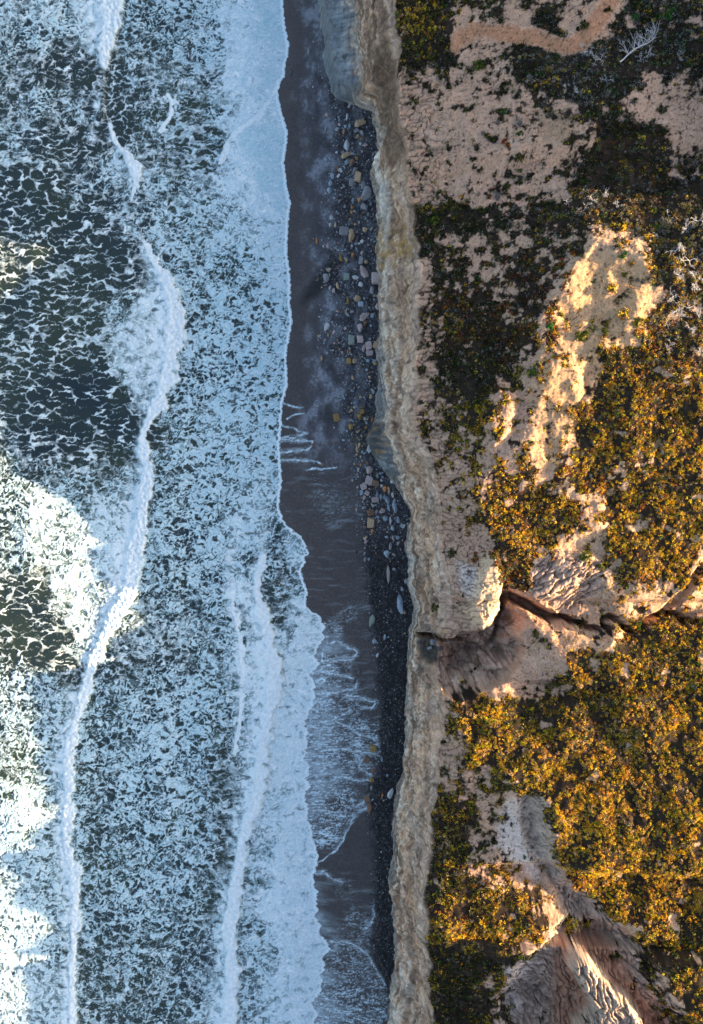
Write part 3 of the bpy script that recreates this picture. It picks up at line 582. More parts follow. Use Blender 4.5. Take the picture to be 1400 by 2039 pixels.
LACE = [[(560,800),(575,806),(603,812),(606,820),(570,832)],[(560,846),(590,855),(612,860),(590,868),(560,872)],[(560,875),(595,876),(622,880),(624,888),(608,896),(560,900)],
 [(560,915),(600,916),(630,918),(642,925)],[(608,935),(640,934),(672,930)],[(640,1318),(642,1298),(650,1282),(672,1280),(692,1288),(712,1300),(700,1314),(676,1318),(640,1316)],
 [(622,1345),(640,1340),(668,1342),(695,1348),(711,1357),(708,1368),(694,1375),(672,1378),(648,1386),(628,1400)],[(628,1358),(640,1352),(646,1360),(636,1372)],
 [(690,1386),(715,1388),(732,1392),(748,1398),(742,1408),(720,1408)],[(628,1728),(648,1712),(668,1696),(682,1678),(692,1655),(698,1635),(712,1618),(730,1608),(742,1590)],
 [(632,1744),(645,1738),(662,1750),(680,1756)],[(636,1440),(662,1436),(690,1446),(716,1462),(742,1468),(752,1480)],[(640,1500),(680,1490),(720,1500),(748,1498)],
 [(700,1590),(706,1604),(722,1598),(732,1584)],[(744,1798),(746,1820),(738,1838),(728,1848)],[(660,1880),(690,1878),(715,1886),(738,1905),(752,1935),(765,1955)],
 [(618,1318),(640,1330),(660,1326)],[(705,1500),(722,1512),(715,1528),(738,1540)],[(640,1560),(680,1548),(715,1556),(736,1552)]]
def beach_field(X, Y):
    px, py = to_px(X, Y, .6)
    ds = px - SHORE(py)
    xb = BASE(Y)
    t = np.clip((px - SHORE(py)) / np.clip(to_px(xb, Y, 1.3)[0] - SHORE(py), 20, None), 0, 1.2)
    z = -.35 + 1.75 * np.clip(t, -.2, 1.2) ** .8
    z = np.where(ds < 0, -.35 + ds * .012, z)
    rub = sstep(-8, 14, px - RUB(py) + 14 * fbm(X / 1.6, Y / 1.6, 601, 3))
    z = z + rub * (.16 * fbm(X / .8, Y / .8, 602, 3) + .10 * fbm(X / .3, Y / .3, 603, 2)) + .02 * fbm(X / 1.5, Y / .8, 604, 2)
    n1 = fbm(X / 2.2, Y / 3.2, 605, 4); n2 = fbm(X / .5, Y / .5, 606, 3); n3 = fbm(X / .16, Y / .16, 607, 2)
    c = np.empty(X.shape + (3,), np.float32); c[:] = (.068, .058, .056)
    up = sstep(980, 820, py)
    mid = sstep(20, 75, ds + 22 * n1) * up
    c = mixc(c, (.105, .105, .12), mid * .7)
    c = mixc(c, (.21, .22, .245), mid * sstep(-.05, .35, n1 + .5 * n2) * .75)
    c = mixc(c, (.040, .037, .038), mid * sstep(.0, .35, -n1 + .5 * n2) * .8)
    c = mixc(c, (.060, .057, .062), rub * .8)
    c = mixc(c, (.022, .020, .020), rub * sstep(-.15, .25, n2 - .2 * n1) * .85)
    c = mixc(c, (.17, .18, .20), rub * up * sstep(.1, .5, n1) * .5)
    dk = sstep(1000, 1150, py) * rub
    c = mixc(c, (.016, .014, .014), dk * sstep(-.7, .05, n2) * .93)
    c = mixc(c, (.14, .14, .145), dk * sstep(.34, .55, n3 + .3 * n1) * .8)
    k = sstep(-14, 10, sdpoly([(600,600),(622,560),(650,520),(672,520),(665,560),(640,590)], px, py) + 12 * n2)
    c = mixc(c, (.022, .020, .020), k * .9)
    c = c * (1 + .30 * n3 * (1 + rub) + .22 * n2 + .18 * n1)[..., None]
    # foam left on the wet sand by the swash
    s = blend(STREAK, px, py, 26, 26, 2.0)[0] * sstep(6, -4, px - RUB(py) + 3 * n1)
    yy = Y + .5 * fbm(X / 4, Y / 2.5, 611, 2) - .02 * X
    st = fbm(X / 2.2, yy / .16, 612, 3) * .5 + fbm(X / .5, yy / .12, 613, 2) * .35 + .4 * fbm(X / 3, yy / .8, 614, 3)
    fo = sstep(.80, 1.02, s * 1.0 + .85 * st) * .85
    lob = 640 + 60 * fbm(Y / 5.5, Y * 0 + .2, 618, 2) + 45 * fbm(Y / 1.9, Y * 0 + .4, 619, 2)
    sheet = sstep(25, -45, px - lob - np.interp(py, [1180, 1280, 1400, 1520, 1600, 1740, 1850, 2039], [-60, 20, 45, 45, 10, -30, 10, 60])) * sstep(1230, 1290, py)
    sheet = sheet * (.30 + .5 * fbm(X / 1.4, yy / .6, 620, 4, .6))
    fo = np.maximum(fo, np.clip(sheet, 0, .55))
    f1, e = worley(X / .8 + .5 * n2, yy / .35 + .3 * n1, 615)
    fo = np.maximum(fo, sstep(.14, .0, e) * sstep(.35, .75, s) * sstep(-.3, .2, st) * .9)
    d = np.full(X.shape, 99.0, np.float32)
    for L in LACE:
        q, _ = segdist(L, px + 5 * fbm(X / 1.6, Y / 1.6, 616, 3), py + 5 * fbm(X / 1.6, Y / 1.6, 617, 3)); d = np.minimum(d, q)
    fo = np.maximum(fo, sstep(2.0, .4, d + 1.3 * n3 + 1.6 * n2 + .8 * n1) * (.45 + .55 * sstep(-.3, .3, fbm(X / .9, Y / .9, 621, 3))))
    thr = np.clip(1 - np.abs(vnoise(X / 2.4 + .5 * n2, yy / .34 + .5 * n2, 623)) * 5, 0, 1) * sstep(-.25, .25, fbm(X / 1.6, yy / .7, 624, 3))
    fo = np.maximum(fo, thr * sstep(.40, .7, s) * .9)
    fo = np.maximum(fo, s * .42 * sstep(.10, .55, fbm(X / 5.0, yy / .55, 622, 4, .6)) * sstep(900, 960, py))
    fo = np.maximum(fo, sstep(9, 2, d) * .5 * sstep(-.2, .3, st) * (s > .3))
    return z, c, np.clip(fo, 0, 1), rub, px, py
# ------------------------------------------------------------------ building helpers
rng = np.random.default_rng(7)
def tag(o, label=None, cat=None, group=None, kind=None):
    if label: o['label'] = label
    if cat: o['category'] = cat
    if group: o['group'] = group
    if kind: o['kind'] = kind
    return o
def raw_mesh(name, co, faces, n, smooth=True, attrs=None):
    """co (V,3), faces (F,n) int"""
    me = bpy.data.meshes.new(name)
    me.vertices.add(len(co)); me.vertices.foreach_set('co', np.ascontiguousarray(co, np.float32).ravel())
    F = len(faces)
    me.loops.add(F * n); me.loops.foreach_set('vertex_index', np.ascontiguousarray(faces, np.int32).ravel())
    me.polygons.add(F); me.polygons.foreach_set('loop_start', np.arange(0, F * n, n, dtype=np.int32))
    me.polygons.foreach_set('loop_total', np.full(F, n, np.int32))
    me.polygons.foreach_set('use_smooth', np.full(F, smooth, bool))
    me.update(calc_edges=True)
    for k, v in (attrs or {}).items():
        if v.ndim == 2:
            a = me.attributes.new(k, 'FLOAT_COLOR', 'POINT')
            a.data.foreach_set('color', np.concatenate([v, np.ones((len(v), 1))], 1).astype(np.float32).ravel())
        else:
            a = me.attributes.new(k, 'FLOAT', 'POINT'); a.data.foreach_set('value', v.astype(np.float32).ravel())
    return me
def obj(name, me, mat=None, parent=None):
    o = bpy.data.objects.new(name, me); scene.collection.objects.link(o)
    if mat: me.materials.append(mat)
    if parent: o.parent = parent
    return o
def grid(name, X, Y, Z, mat, attrs, keep=None):
    R, C = X.shape
    i = np.arange(R * C).reshape(R, C)
    q = np.stack([i[:-1, :-1], i[:-1, 1:], i[1:, 1:], i[1:, :-1]], -1).reshape(-1, 4)
    a = {k: v.reshape(-1, 3) if v.ndim == 3 else v.reshape(-1) for k, v in attrs.items()}
    if keep is not None:
        k4 = keep[:-1, :-1] | keep[:-1, 1:] | keep[1:, 1:] | keep[1:, :-1]
        q = q[k4.ravel()]
    co = np.stack([X, Y, Z], -1).reshape(-1, 3)
    return obj(name, raw_mesh(name, co, q, 4, True, a), mat)
def spread(lo, hi, step, outer, n):
    """fine coordinates in lo..hi with widening steps out to +-outer"""
    f = np.arange(lo, hi + 1e-6, step)
    g = np.geomspace(.6, outer, n)
    return np.concatenate([(lo - g)[::-1], f, hi + g])
ROWS = spread(-84, 84, .135, 900, 26)

class NT:
    def __init__(s, name):
        s.m = bpy.data.materials.new(name); s.m.use_nodes = True; s.t = s.m.node_tree; s.t.nodes.clear()
        s.out = s.n('ShaderNodeOutputMaterial')
    def n(s, k, **kw):
        q = s.t.nodes.new(k)
        for a, b in kw.items(): setattr(q, a, b)
        return q
    def l(s, a, b): s.t.links.new(a, b)
    def attr(s, name): q = s.n('ShaderNodeAttribute', attribute_name=name); return q
    def noise(s, scale, detail=4, rough=.6, vec=None):
        q = s.n('ShaderNodeTexNoise'); q.inputs['Scale'].default_value = scale; q.inputs['Detail'].default_value = detail
        q.inputs['Roughness'].default_value = rough
        if vec is None:
            vec = s.coord
        s.l(vec, q.inputs['Vector']); return q.outputs['Fac']
    @property
    def coord(s):
        if not hasattr(s, '_g'): s._g = s.n('ShaderNodeNewGeometry').outputs['Position']
        return s._g
    def math(s, op, a, b=None, c=None, clamp=False):
        q = s.n('ShaderNodeMath', operation=op, use_clamp=clamp)
        for i, v in enumerate((a, b, c)):
            if v is None: continue
            if isinstance(v, (int, float)): q.inputs[i].default_value = v
            else: s.l(v, q.inputs[i])
        return q.outputs[0]
    def rng(s, x, a, b, c=0.0, d=1.0):
        q = s.n('ShaderNodeMapRange'); s.l(x, q.inputs[0])
        for i, v in enumerate((a, b, c, d)): q.inputs[i + 1].default_value = v
        return q.outputs[0]
    def mixc(s, f, a, b, mode='MIX'):
        q = s.n('ShaderNodeMix', data_type='RGBA', blend_type=mode)
        if isinstance(f, (int, float)): q.inputs[0].default_value = f
        else: s.l(f, q.inputs[0])
        for i, v in ((6, a), (7, b)):
            if isinstance(v, tuple): q.inputs[i].default_value = v + (1,)
            else: s.l(v, q.inputs[i])
        return q.outputs[2]
    def bsdf(s, col, rough=.9, spec=.3, bump=None, bd=.1, bs=.5):
        p = s.n('ShaderNodeBsdfPrincipled')
        if isinstance(col, tuple): p.inputs['Base Color'].default_value = col + (1,)
        else: s.l(col, p.inputs['Base Color'])
        if isinstance(rough, float): p.inputs['Roughness'].default_value = rough
        else: s.l(rough, p.inputs['Roughness'])
        p.inputs['Specular IOR Level'].default_value = spec
        if bump is not None:
            b = s.n('ShaderNodeBump'); b.inputs['Distance'].default_value = bd; b.inputs['Strength'].default_value = bs
            s.l(bump, b.inputs['Height']); s.l(b.outputs[0], p.inputs['Normal'])
        return p.outputs[0]

def vary(m, col, lo=.75, hi=1.25, scale=6, detail=5):
    f = m.rng(m.noise(scale, detail, .65), .25, .75, lo, hi)
    g = m.n('ShaderNodeCombineColor'); [m.l(f, g.inputs[i]) for i in range(3)]
    return m.mixc(1.0, col, g.outputs[0], 'MULTIPLY')
def ground_mat(name, rough=.95, bump=.08, scale=5, lo=.7, hi=1.3, spec=.03):
    m = NT(name); c = vary(m, m.attr('Col').outputs['Color'], lo, hi, scale)
    m.l(m.bsdf(c, rough, spec, m.noise(scale * 1.3, 5, .7), bump, .8), m.out.inputs[0]); return m.m
M_HILL = ground_mat('sandy_soil', bump=.12, scale=4)
M_CLIFF = ground_mat('layered_rock', bump=.35, scale=2.6, lo=.68, hi=1.32)
# beach: wet sand with foam left by the swash
m = NT('wet_sand')
c = vary(m, m.attr('Col').outputs['Color'], .6, 1.4, 7)
fo = m.attr('foam').outputs['Fac']
fo = m.math('MULTIPLY', fo, m.rng(m.noise(6, 3), .3, .55, .75, 1.15), clamp=True)
c = m.mixc(fo, c, (.58, .70, .76))
m.l(m.bsdf(c, m.rng(fo, 0, 1, .62, .95), .16, m.noise(9, 4, .7), .04, .7), m.out.inputs[0]); M_BEACH = m.m
# sea
m = NT('sea_water')
cov = m.attr('cover').outputs['Fac']; wh = m.attr('white').outputs['Fac']
fine = m.noise(5.5, 4, .7)
cov2 = m.math('ADD', cov, m.math('MULTIPLY', m.math('SUBTRACT', fine, .5), m.math('MULTIPLY', m.math('MULTIPLY', cov, m.math('SUBTRACT', 1.12, cov)), 2.6)), clamp=True)
fc = m.mixc(m.rng(wh, 0, 1), (.345, .52, .575), (.77, .80, .80))
fc = vary(m, fc, .86, 1.12, 5)
deep = m.mixc(m.rng(m.noise(.06, 3), .35, .65), (.007, .015, .019), (.022, .034, .020))
foam = m.bsdf(fc, .9, .1, m.noise(6, 5, .7), .07, .8)
wat = m.bsdf(deep, .16, .5, m.noise(2.2, 5, .65), .14, .5)
cov2 = m.rng(cov2, .12, .80)
mx = m.n('ShaderNodeMixShader'); m.l(cov2, mx.inputs[0]); m.l(wat, mx.inputs[1]); m.l(foam, mx.inputs[2])
m.l(mx.outputs[0], m.out.inputs[0]); M_SEA = m.m
# leaves, stones (own colour per corner point) and rocks (colour per object)
def leaf_mat(name):
    m = NT(name); c = m.attr('Col').outputs['Color']
    d = m.n('ShaderNodeBsdfDiffuse'); m.l(c, d.inputs[0])
    t = m.n('ShaderNodeBsdfTranslucent'); m.l(m.mixc(1.0, c, (1.0, .9, .4), 'MULTIPLY'), t.inputs[0])
    x = m.n('ShaderNodeMixShader'); x.inputs[0].default_value = .3; m.l(d.outputs[0], x.inputs[1]); m.l(t.outputs[0], x.inputs[2])
    m.l(x.outputs[0], m.out.inputs[0]); return m.m
M_LEAF = leaf_mat('scrub_leaves')
M_PEB = ground_mat('beach_stones', .8, .03, 12, .8, 1.2, .3)
m = NT('weathered_rock')
oc = m.n('ShaderNodeObjectInfo').outputs['Color']
tc = m.n('ShaderNodeTexCoord').outputs['Object']
wv = m.n('ShaderNodeTexWave', wave_type='BANDS', bands_direction='X'); wv.inputs['Scale'].default_value = 1.3; wv.inputs['Distortion'].default_value = 3.0
wv.inputs['Detail'].default_value = 3; m.l(tc, wv.inputs['Vector'])
c = m.mixc(m.rng(wv.outputs['Fac'], .2, .9, 0, .45), oc, m.mixc(1.0, oc, (.62, .58, .55), 'MULTIPLY'))
c = vary(m, c, .65, 1.35, 5)
m.l(m.bsdf(c, .85, .25, m.noise(7, 5, .7), .05, .8), m.out.inputs[0]); M_ROCK = m.m

m = NT('dead_wood'); m.l(m.bsdf(vary(m, m.mixc(.0, (.46, .45, .45), (.4, .4, .4)), .65, 1.3, 6), .85, .2), m.out.inputs[0]); M_WOOD = m.m
m = NT('brown_wood'); m.l(m.bsdf(vary(m, m.mixc(.0, (.12, .085, .06), (.4, .4, .4)), .65, 1.3, 6), .9, .2), m.out.inputs[0]); M_BROWN = m.m

# ------------------------------------------------------------------ sea
xs = np.concatenate([-64 - np.geomspace(.6, 3000, 34)[::-1], np.arange(-64, 6.01, .125)])
ysea = spread(-84, 84, .125, 3000, 30)
X, Y = np.meshgrid(xs, ysea)
cover, white, h, ds = foam_field(X, Y)

pxs = to_px(X, Y, .6)[0]
def beach_height(X, Y):
    px, py = to_px(X, Y, .6)
    e = px - SHORE(py)
    t = e / np.clip(to_px(BASE(Y), Y, 1.3)[0] - SHORE(py), 20, None)
    z = -.35 + 1.75 * np.clip(t, 0, 1.2) ** .8
    return np.where(e < 0, -.35 + e * .012, z)
bh = beach_height(X, Y)
k = sstep(0, 70, ds)
Zw = h * k + (np.maximum(bh, -.42) + .07) * (1 - k)
Zw = np.where(ds < 0, bh - np.clip(-ds * .05, 0, .4) + .04, Zw)
farx = sstep(-75, -66, X) * 1.0
cover = cover * (.35 + .65 * sstep(-400, -80, X))
tag(grid('sea_water', X, Y, Zw, M_SEA, {'cover': cover, 'white': white}, ds > -7),
    'dark sea with breaking waves and white foam', 'sea', kind='structure')
del X, Y, cover, white, h, Zw, bh

# ------------------------------------------------------------------ beach
xb_ = np.concatenate([-40 - np.geomspace(.6, 400, 12)[::-1], np.linspace(-40, -15, 10), np.arange(-14.5, 14.01, .125)])
X, Y = np.meshgrid(xb_, ROWS)
Zb, cb, fo, rub, _, _ = beach_field(X, Y)
Zb = np.where(X < -14.5, np.minimum(Zb, -1.0), Zb)
tag(grid('beach', X, Y, Zb, M_BEACH, {'Col': cb, 'foam': fo}), 'narrow dark sand beach below the cliff', 'beach', kind='structure')

# ------------------------------------------------------------------ plateau and cliff
xt = TOP(ROWS)
nf = 370
cols = []
U = np.linspace(0, 1, nf)
Xf = xt[:, None] + (50.0 - xt[:, None]) * U[None, :]
Xo = 50 + np.geomspace(.4, 900, 40)
X = np.concatenate([Xf, np.repeat(Xo[None, :], len(ROWS), 0)], 1)
Y = np.repeat(ROWS[:, None], X.shape[1], 1)
Zh, hpx, hpy, hm, hC, hF = hill(X, Y)
veg, dpath, vraw = veg_field(X, Y, hpx, hpy)
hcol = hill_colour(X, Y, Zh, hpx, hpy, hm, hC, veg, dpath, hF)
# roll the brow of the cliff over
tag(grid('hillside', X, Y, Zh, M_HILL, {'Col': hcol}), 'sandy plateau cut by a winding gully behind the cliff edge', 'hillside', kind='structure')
HX, HY, HZ, HV, HM = X[:, :nf], Y[:, :nf], Zh[:, :nf], veg[:, :nf], hm[:, :nf]
HPX, HPY, HC, HR = hpx[:, :nf], hpy[:, :nf], hC[:, :nf], vraw[:, :nf]
zt = Zh[:, 0]
nu = 110
Uc = np.linspace(0, 1, nu)[None, :] + 0 * ROWS[:, None]
Yc = np.repeat(ROWS[:, None], nu, 1)
Xc, Zc, wsh = cliff_point(Uc, np.repeat(zt[:, None], nu, 1), Yc)
# ledges: harder layers stand out, and buttresses swell along the face
env = np.sin(np.pi * np.clip(Uc, 0, 1)) ** .6
zz = Zc + 1.6 * fbm(Yc / 7.0, Zc / 3.0, 504, 3)
led = .60 * vnoise(zz / 1.9, Yc / 40, 505) + .45 * vnoise(zz / .95, Yc / 22, 506)
but = .9 * fbm(Yc / 9.0, Zc / 12.0, 511, 3) + .6 * fbm(Yc / 2.6, Zc / 4.0, 512, 3) + .22 * fbm(Yc / .6, Zc / .9, 513, 3)
gully = np.clip(ridged(Yc / 1.7, Zc / 9.0, 514, 2), 0, 1) * .35
Xc = Xc + env * (led + but + gully)
Zc = Zc + env * (.5 * fbm(Xc / 1.0, Yc / 1.5, 515, 4) + .35 * worley(Xc / 1.3, Yc / 2.2, 516)[0])
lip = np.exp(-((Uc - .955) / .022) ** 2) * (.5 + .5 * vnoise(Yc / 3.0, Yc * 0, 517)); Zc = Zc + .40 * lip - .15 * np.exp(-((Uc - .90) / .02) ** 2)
chasm = np.exp(-((Yc + 17.2) / 1.6) ** 2)
Zc = np.where(Uc > .45, Zc - chasm * 3.0 * sstep(.45, .8, Uc) * sstep(1.0, .93, Uc), Zc)
Xc[:, -1] = X[:, 0]; Zc[:, -1] = zt
ccol = cliff_colour(Xc, Yc, Zc, Uc, wsh)
kk = sstep(.86, 1.0, Uc)[..., None]
ccol = ccol * (1 - kk * .8) + hcol[:, :1] * kk * .8
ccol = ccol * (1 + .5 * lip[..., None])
foot = np.full((len(ROWS), 1), -1.2)
Xc = np.concatenate([Xc[:, :1] - .1, Xc], 1); Yc = np.concatenate([Yc[:, :1], Yc], 1); Zc = np.concatenate([foot, Zc], 1)
ccol = np.concatenate([ccol[:, :1], ccol], 1)
tag(grid('cliff', Xc, Yc, Zc, M_CLIFF, {'Col': ccol}), 'layered tan and grey cliff rising from the dark beach', 'cliff', kind='structure')

def hill_z(x, y):
    """height of the built surface at a point (nearest grid sample)"""
    j = np.clip(np.searchsorted(ROWS, y), 1, len(ROWS) - 1)
    x0 = xt[j]; i = np.clip(((x - x0) / (50 - x0) * (nf - 1)).astype(int), 0, nf - 1)
    return HZ[j, i]
def at_hill(px, py):
    z = 20.0
    for _ in range(5):
        x, y = to_world(px, py, z); z = float(hill_z(np.array([x]), np.array([y]))[0])
    return x, y, z
# ------------------------------------------------------------------ scrub
def leaf_quads(cx, cy, cz, rad, hgt, n_each, size, col, seed):
    """leaf-sized quads spread through low domes; one colour per leaf"""
    r = np.random.default_rng(seed)
    idx = np.repeat(np.arange(len(cx)), n_each)
    N = len(idx)
    a = r.uniform(0, 2 * np.pi, N); q = np.sqrt(r.uniform(0, 1, N)) * r.uniform(.75, 1.15, N)
    R = rad[idx]
    lump = .75 + .35 * np.sin(a * 3 + cx[idx] * 7) * np.sin(a * 2 + cy[idx] * 5)
    x = cx[idx] + np.cos(a) * q * R * lump; y = cy[idx] + np.sin(a) * q * R * lump
    z = cz[idx] + hgt[idx] * np.sqrt(np.clip(1.1 - q * q, .02, 1)) * r.uniform(.35, 1.05, N)
    s = size[idx] * r.uniform(.55, 1.35, N)
    d1 = r.normal(size=(N, 3)); d1 /= np.linalg.norm(d1, axis=1)[:, None]
    d2 = np.cross(d1, r.normal(size=(N, 3))); d2 /= np.linalg.norm(d2, axis=1)[:, None] + 1e-9
    c = np.stack([x, y, z], 1); A = d1 * s[:, None]; B = d2 * (s * .55)[:, None]
    co = np.stack([c - A, c + B * .9 - A * .1, c + A, c - B], 1).reshape(-1, 3)
    cc = col[np.where(r.uniform(0, 1, N) < .45, r.permutation(len(cx))[idx] * 0 + np.clip(idx + r.integers(-3, 4, N), 0, len(cx) - 1), idx)] * r.uniform(.45, 1.5, (N, 1))
    return co, np.repeat(cc, 4, 0)
PAL = {'gold': [(.70,.38,.03),(.72,.50,.035),(.58,.30,.03),(.66,.56,.04),(.38,.16,.04),(.52,.36,.25),(.62,.42,.06),(.11,.08,.03)],
       'olive': [(.12,.13,.028),(.16,.16,.035),(.08,.09,.025),(.22,.20,.035)],
       'dark': [(.030,.032,.017),(.022,.025,.014),(.040,.036,.02),(.028,.040,.016),(.045,.035,.03)],
       'red': [(.22,.045,.02),(.13,.035,.025),(.28,.09,.03)],
       'green': [(.04,.13,.03),(.06,.17,.04)],
       'grey': [(.22,.22,.22),(.30,.29,.28),(.16,.165,.17)]}
PAL = {k: np.array(v) for k, v in PAL.items()}
def pick(kind, n, r): return PAL[kind][r.integers(0, len(PAL[kind]), n)]
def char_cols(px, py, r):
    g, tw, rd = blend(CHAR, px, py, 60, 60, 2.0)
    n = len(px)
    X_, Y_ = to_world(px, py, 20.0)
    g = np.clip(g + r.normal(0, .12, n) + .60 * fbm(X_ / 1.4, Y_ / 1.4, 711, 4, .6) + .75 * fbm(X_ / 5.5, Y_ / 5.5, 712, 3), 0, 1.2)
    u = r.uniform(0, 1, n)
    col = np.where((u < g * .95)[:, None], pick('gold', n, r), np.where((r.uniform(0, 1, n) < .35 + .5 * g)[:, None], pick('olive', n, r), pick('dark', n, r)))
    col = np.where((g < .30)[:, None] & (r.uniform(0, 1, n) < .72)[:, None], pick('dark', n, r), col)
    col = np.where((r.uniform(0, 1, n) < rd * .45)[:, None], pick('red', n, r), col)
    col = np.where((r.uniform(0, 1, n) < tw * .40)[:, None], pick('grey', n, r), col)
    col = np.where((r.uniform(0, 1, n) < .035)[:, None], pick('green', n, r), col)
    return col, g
r = np.random.default_rng(11)
vis = (HPX > -20) & (HPX < 1480) & (np.abs(HY) < 84)
jj, ii = np.nonzero((HV > .45) & vis)
cell = (50 - HX[jj, 0]) / nf * .135
gap = sstep(-.22, .10, fbm(HX[jj, ii] / 2.3, HY[jj, ii] / 2.3, 703, 4, .65))
p = np.clip(cell * 14.0 * HV[jj, ii] * (.14 + .86 * gap), 0, 1)                       # clumps per square metre
sel = r.uniform(0, 1, len(jj)) < p
jj, ii = jj[sel], ii[sel]
cx = HX[jj, ii] + r.uniform(-.1, .1, len(jj)); cy = HY[jj, ii] + r.uniform(-.1, .1, len(jj)); cz = HZ[jj, ii] - .03
n = len(cx)
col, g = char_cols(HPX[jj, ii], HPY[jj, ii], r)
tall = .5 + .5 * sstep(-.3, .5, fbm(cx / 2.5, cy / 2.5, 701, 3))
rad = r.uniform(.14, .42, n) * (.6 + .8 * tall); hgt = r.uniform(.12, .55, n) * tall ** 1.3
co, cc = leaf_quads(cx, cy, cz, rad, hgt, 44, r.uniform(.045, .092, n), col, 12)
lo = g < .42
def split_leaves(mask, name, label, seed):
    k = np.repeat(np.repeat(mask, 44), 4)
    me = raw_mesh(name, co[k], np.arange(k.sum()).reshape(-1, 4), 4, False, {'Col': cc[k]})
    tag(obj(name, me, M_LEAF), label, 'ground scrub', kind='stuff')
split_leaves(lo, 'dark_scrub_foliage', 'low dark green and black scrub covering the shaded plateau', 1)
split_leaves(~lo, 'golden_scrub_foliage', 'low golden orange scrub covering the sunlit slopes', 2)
print('scrub clumps', n)
# thin tufts and dead sprigs dotting the open sand
jj, ii = np.nonzero((HV < .35) & vis & (HC < 1.0))
sel = r.uniform(0, 1, len(jj)) < (.004 + .045 * sstep(.08, .42, HR[jj, ii])) * (1 + 2.2 * sstep(-.2, .5, fbm(HX[jj, ii] / 3, HY[jj, ii] / 3, 702, 3)))
bare = sstep(60, 140, np.hypot(HPX[jj, ii] - 930, (HPY[jj, ii] - 290) * .8)) 
sel &= r.uniform(0, 1, len(jj)) < .15 + .85 * bare
jj, ii = jj[sel], ii[sel]; n = len(jj)
col, g = char_cols(HPX[jj, ii], HPY[jj, ii], r)
co, cc = leaf_quads(HX[jj, ii], HY[jj, ii], HZ[jj, ii] - .02, r.uniform(.07, .22, n), r.uniform(.05, .16, n), 12, np.full(n, .06), col, 13)
tag(obj('sand_tufts_undergrowth', raw_mesh('sand_tufts', co, np.arange(len(co)).reshape(-1, 4), 4, False, {'Col': cc}), M_LEAF),
    'tiny dry tufts dotting the open sand of the plateau', 'dry tufts', kind='stuff')

# ------------------------------------------------------------------ tubes for branches
def tube_mesh(name, chains, mat, sides=5):
    co, fa = [], []
    for pts, r0, r1 in chains:
        P = np.array(pts, float); n = len(P); b = len(co)
        for i in range(n):
            d = P[min(i + 1, n - 1)] - P[max(i - 1, 0)]; d /= np.linalg.norm(d) + 1e-9
            a = np.cross(d, (0.13, .21, .97)); a /= np.linalg.norm(a) + 1e-9; c_ = np.cross(d, a)
            rr = r0 + (r1 - r0) * i / (n - 1)
            for k in range(sides):
                t = 2 * math.pi * k / sides
                co.append(P[i] + rr * (math.cos(t) * a + math.sin(t) * c_))
        for i in range(n - 1):
            for k in range(sides):
                k2 = (k + 1) % sides
                fa.append((b + i * sides + k, b + i * sides + k2, b + (i + 1) * sides + k2, b + (i + 1) * sides + k))
    return raw_mesh(name, np.array(co), np.array(fa), 4, True)
def wiggle(p, d, L, n, rnd, curl=.35, up=.0):
    pts = [tuple(p)]; p = np.array(p, float); d = np.array(d, float)
    for i in range(n):
        d = d + rnd.normal(0, curl, 3) * (1, 1, .6) + (0, 0, up); d /= np.linalg.norm(d)
        p = p + d * L / n; pts.append(tuple(p))
    return pts, d
def dead_shrub_mesh(seed, size=1.0):
    rnd = np.random.default_rng(seed); ch = []
    def grow(p, d, L, rad, lev):
        pts, dd = wiggle(p, d, L, 6, rnd, .28, .02); ch.append((pts, rad, rad * .45))
        if lev == 0: return
        for k in range(rnd.integers(3, 6)):
            i = rnd.integers(2, 7); q = pts[min(i, 6)]
            a = rnd.uniform(-1.0, 1.0); c_, s_ = math.cos(a), math.sin(a)
            nd = np.array([dd[0] * c_ - dd[1] * s_, dd[0] * s_ + dd[1] * c_, rnd.uniform(-.1, .5)])
            grow(q, nd, L * rnd.uniform(.4, .7), rad * .6, lev - 1)
    for k in range(4):
        a = k * 1.57 + rnd.uniform(-.6, .6)
        grow((0, 0, .02), (math.cos(a), math.sin(a), .45), size * rnd.uniform(.5, .85), .030, 3 if k % 2 else 2)
    return tube_mesh('dead_shrub', ch, M_WOOD, 4)
DEAD = [dead_shrub_mesh(40 + i, 1.15) for i in range(6)]
for d_ in DEAD: d_.materials.append(M_WOOD)
# px, py, scale, where it is
dead_at = [(1345,500,1.3),(1372,520,1.2),(1385,560,1.3),(1350,548,1.0),(1380,610,1.1),(1345,620,1.0),(1372,655,1.0),(1330,655,.8),(1392,440,1.2),(1365,455,1.1),(1340,590,.8),
 (1180,400,.9),(1205,385,.8),(1160,420,.8),(1230,410,.7),(1130,405,.6),(1195,120,.9),(1175,105,.8),(1160,92,.6),(1205,160,.7),(1352,112,.7),(1290,110,.8),(1275,120,.6),
 (1150,185,.6),(1125,175,.5),(1330,430,.7),(1300,470,.6),(1390,700,.8),(1330,690,.6)]
ORD = 'first second third fourth fifth sixth seventh eighth ninth tenth eleventh twelfth thirteenth fourteenth fifteenth sixteenth seventeenth eighteenth nineteenth twentieth'.split()
def dead_label(x, y):
    right = sorted([q for q in dead_at if q[0] >= 1300 and q[1] > 300], key=lambda q: q[1])
    mid = sorted([q for q in dead_at if q[0] < 1300 and q[1] > 300], key=lambda q: q[0])
    up = sorted([q for q in dead_at if q[1] <= 300], key=lambda q: q[0])
    for L, t in ((right, 'bleached shrub, {} from the top, in the thicket along the right edge'), (mid, 'bleached shrub, {} from the left, in the dark thicket above the sunlit sand'), (up, 'grey leafless shrub, {} from the left, in the dark scrub around the pale dead tree')):
        for k, q in enumerate(L):
            if q[0] == x and q[1] == y: return t.format(ORD[k])
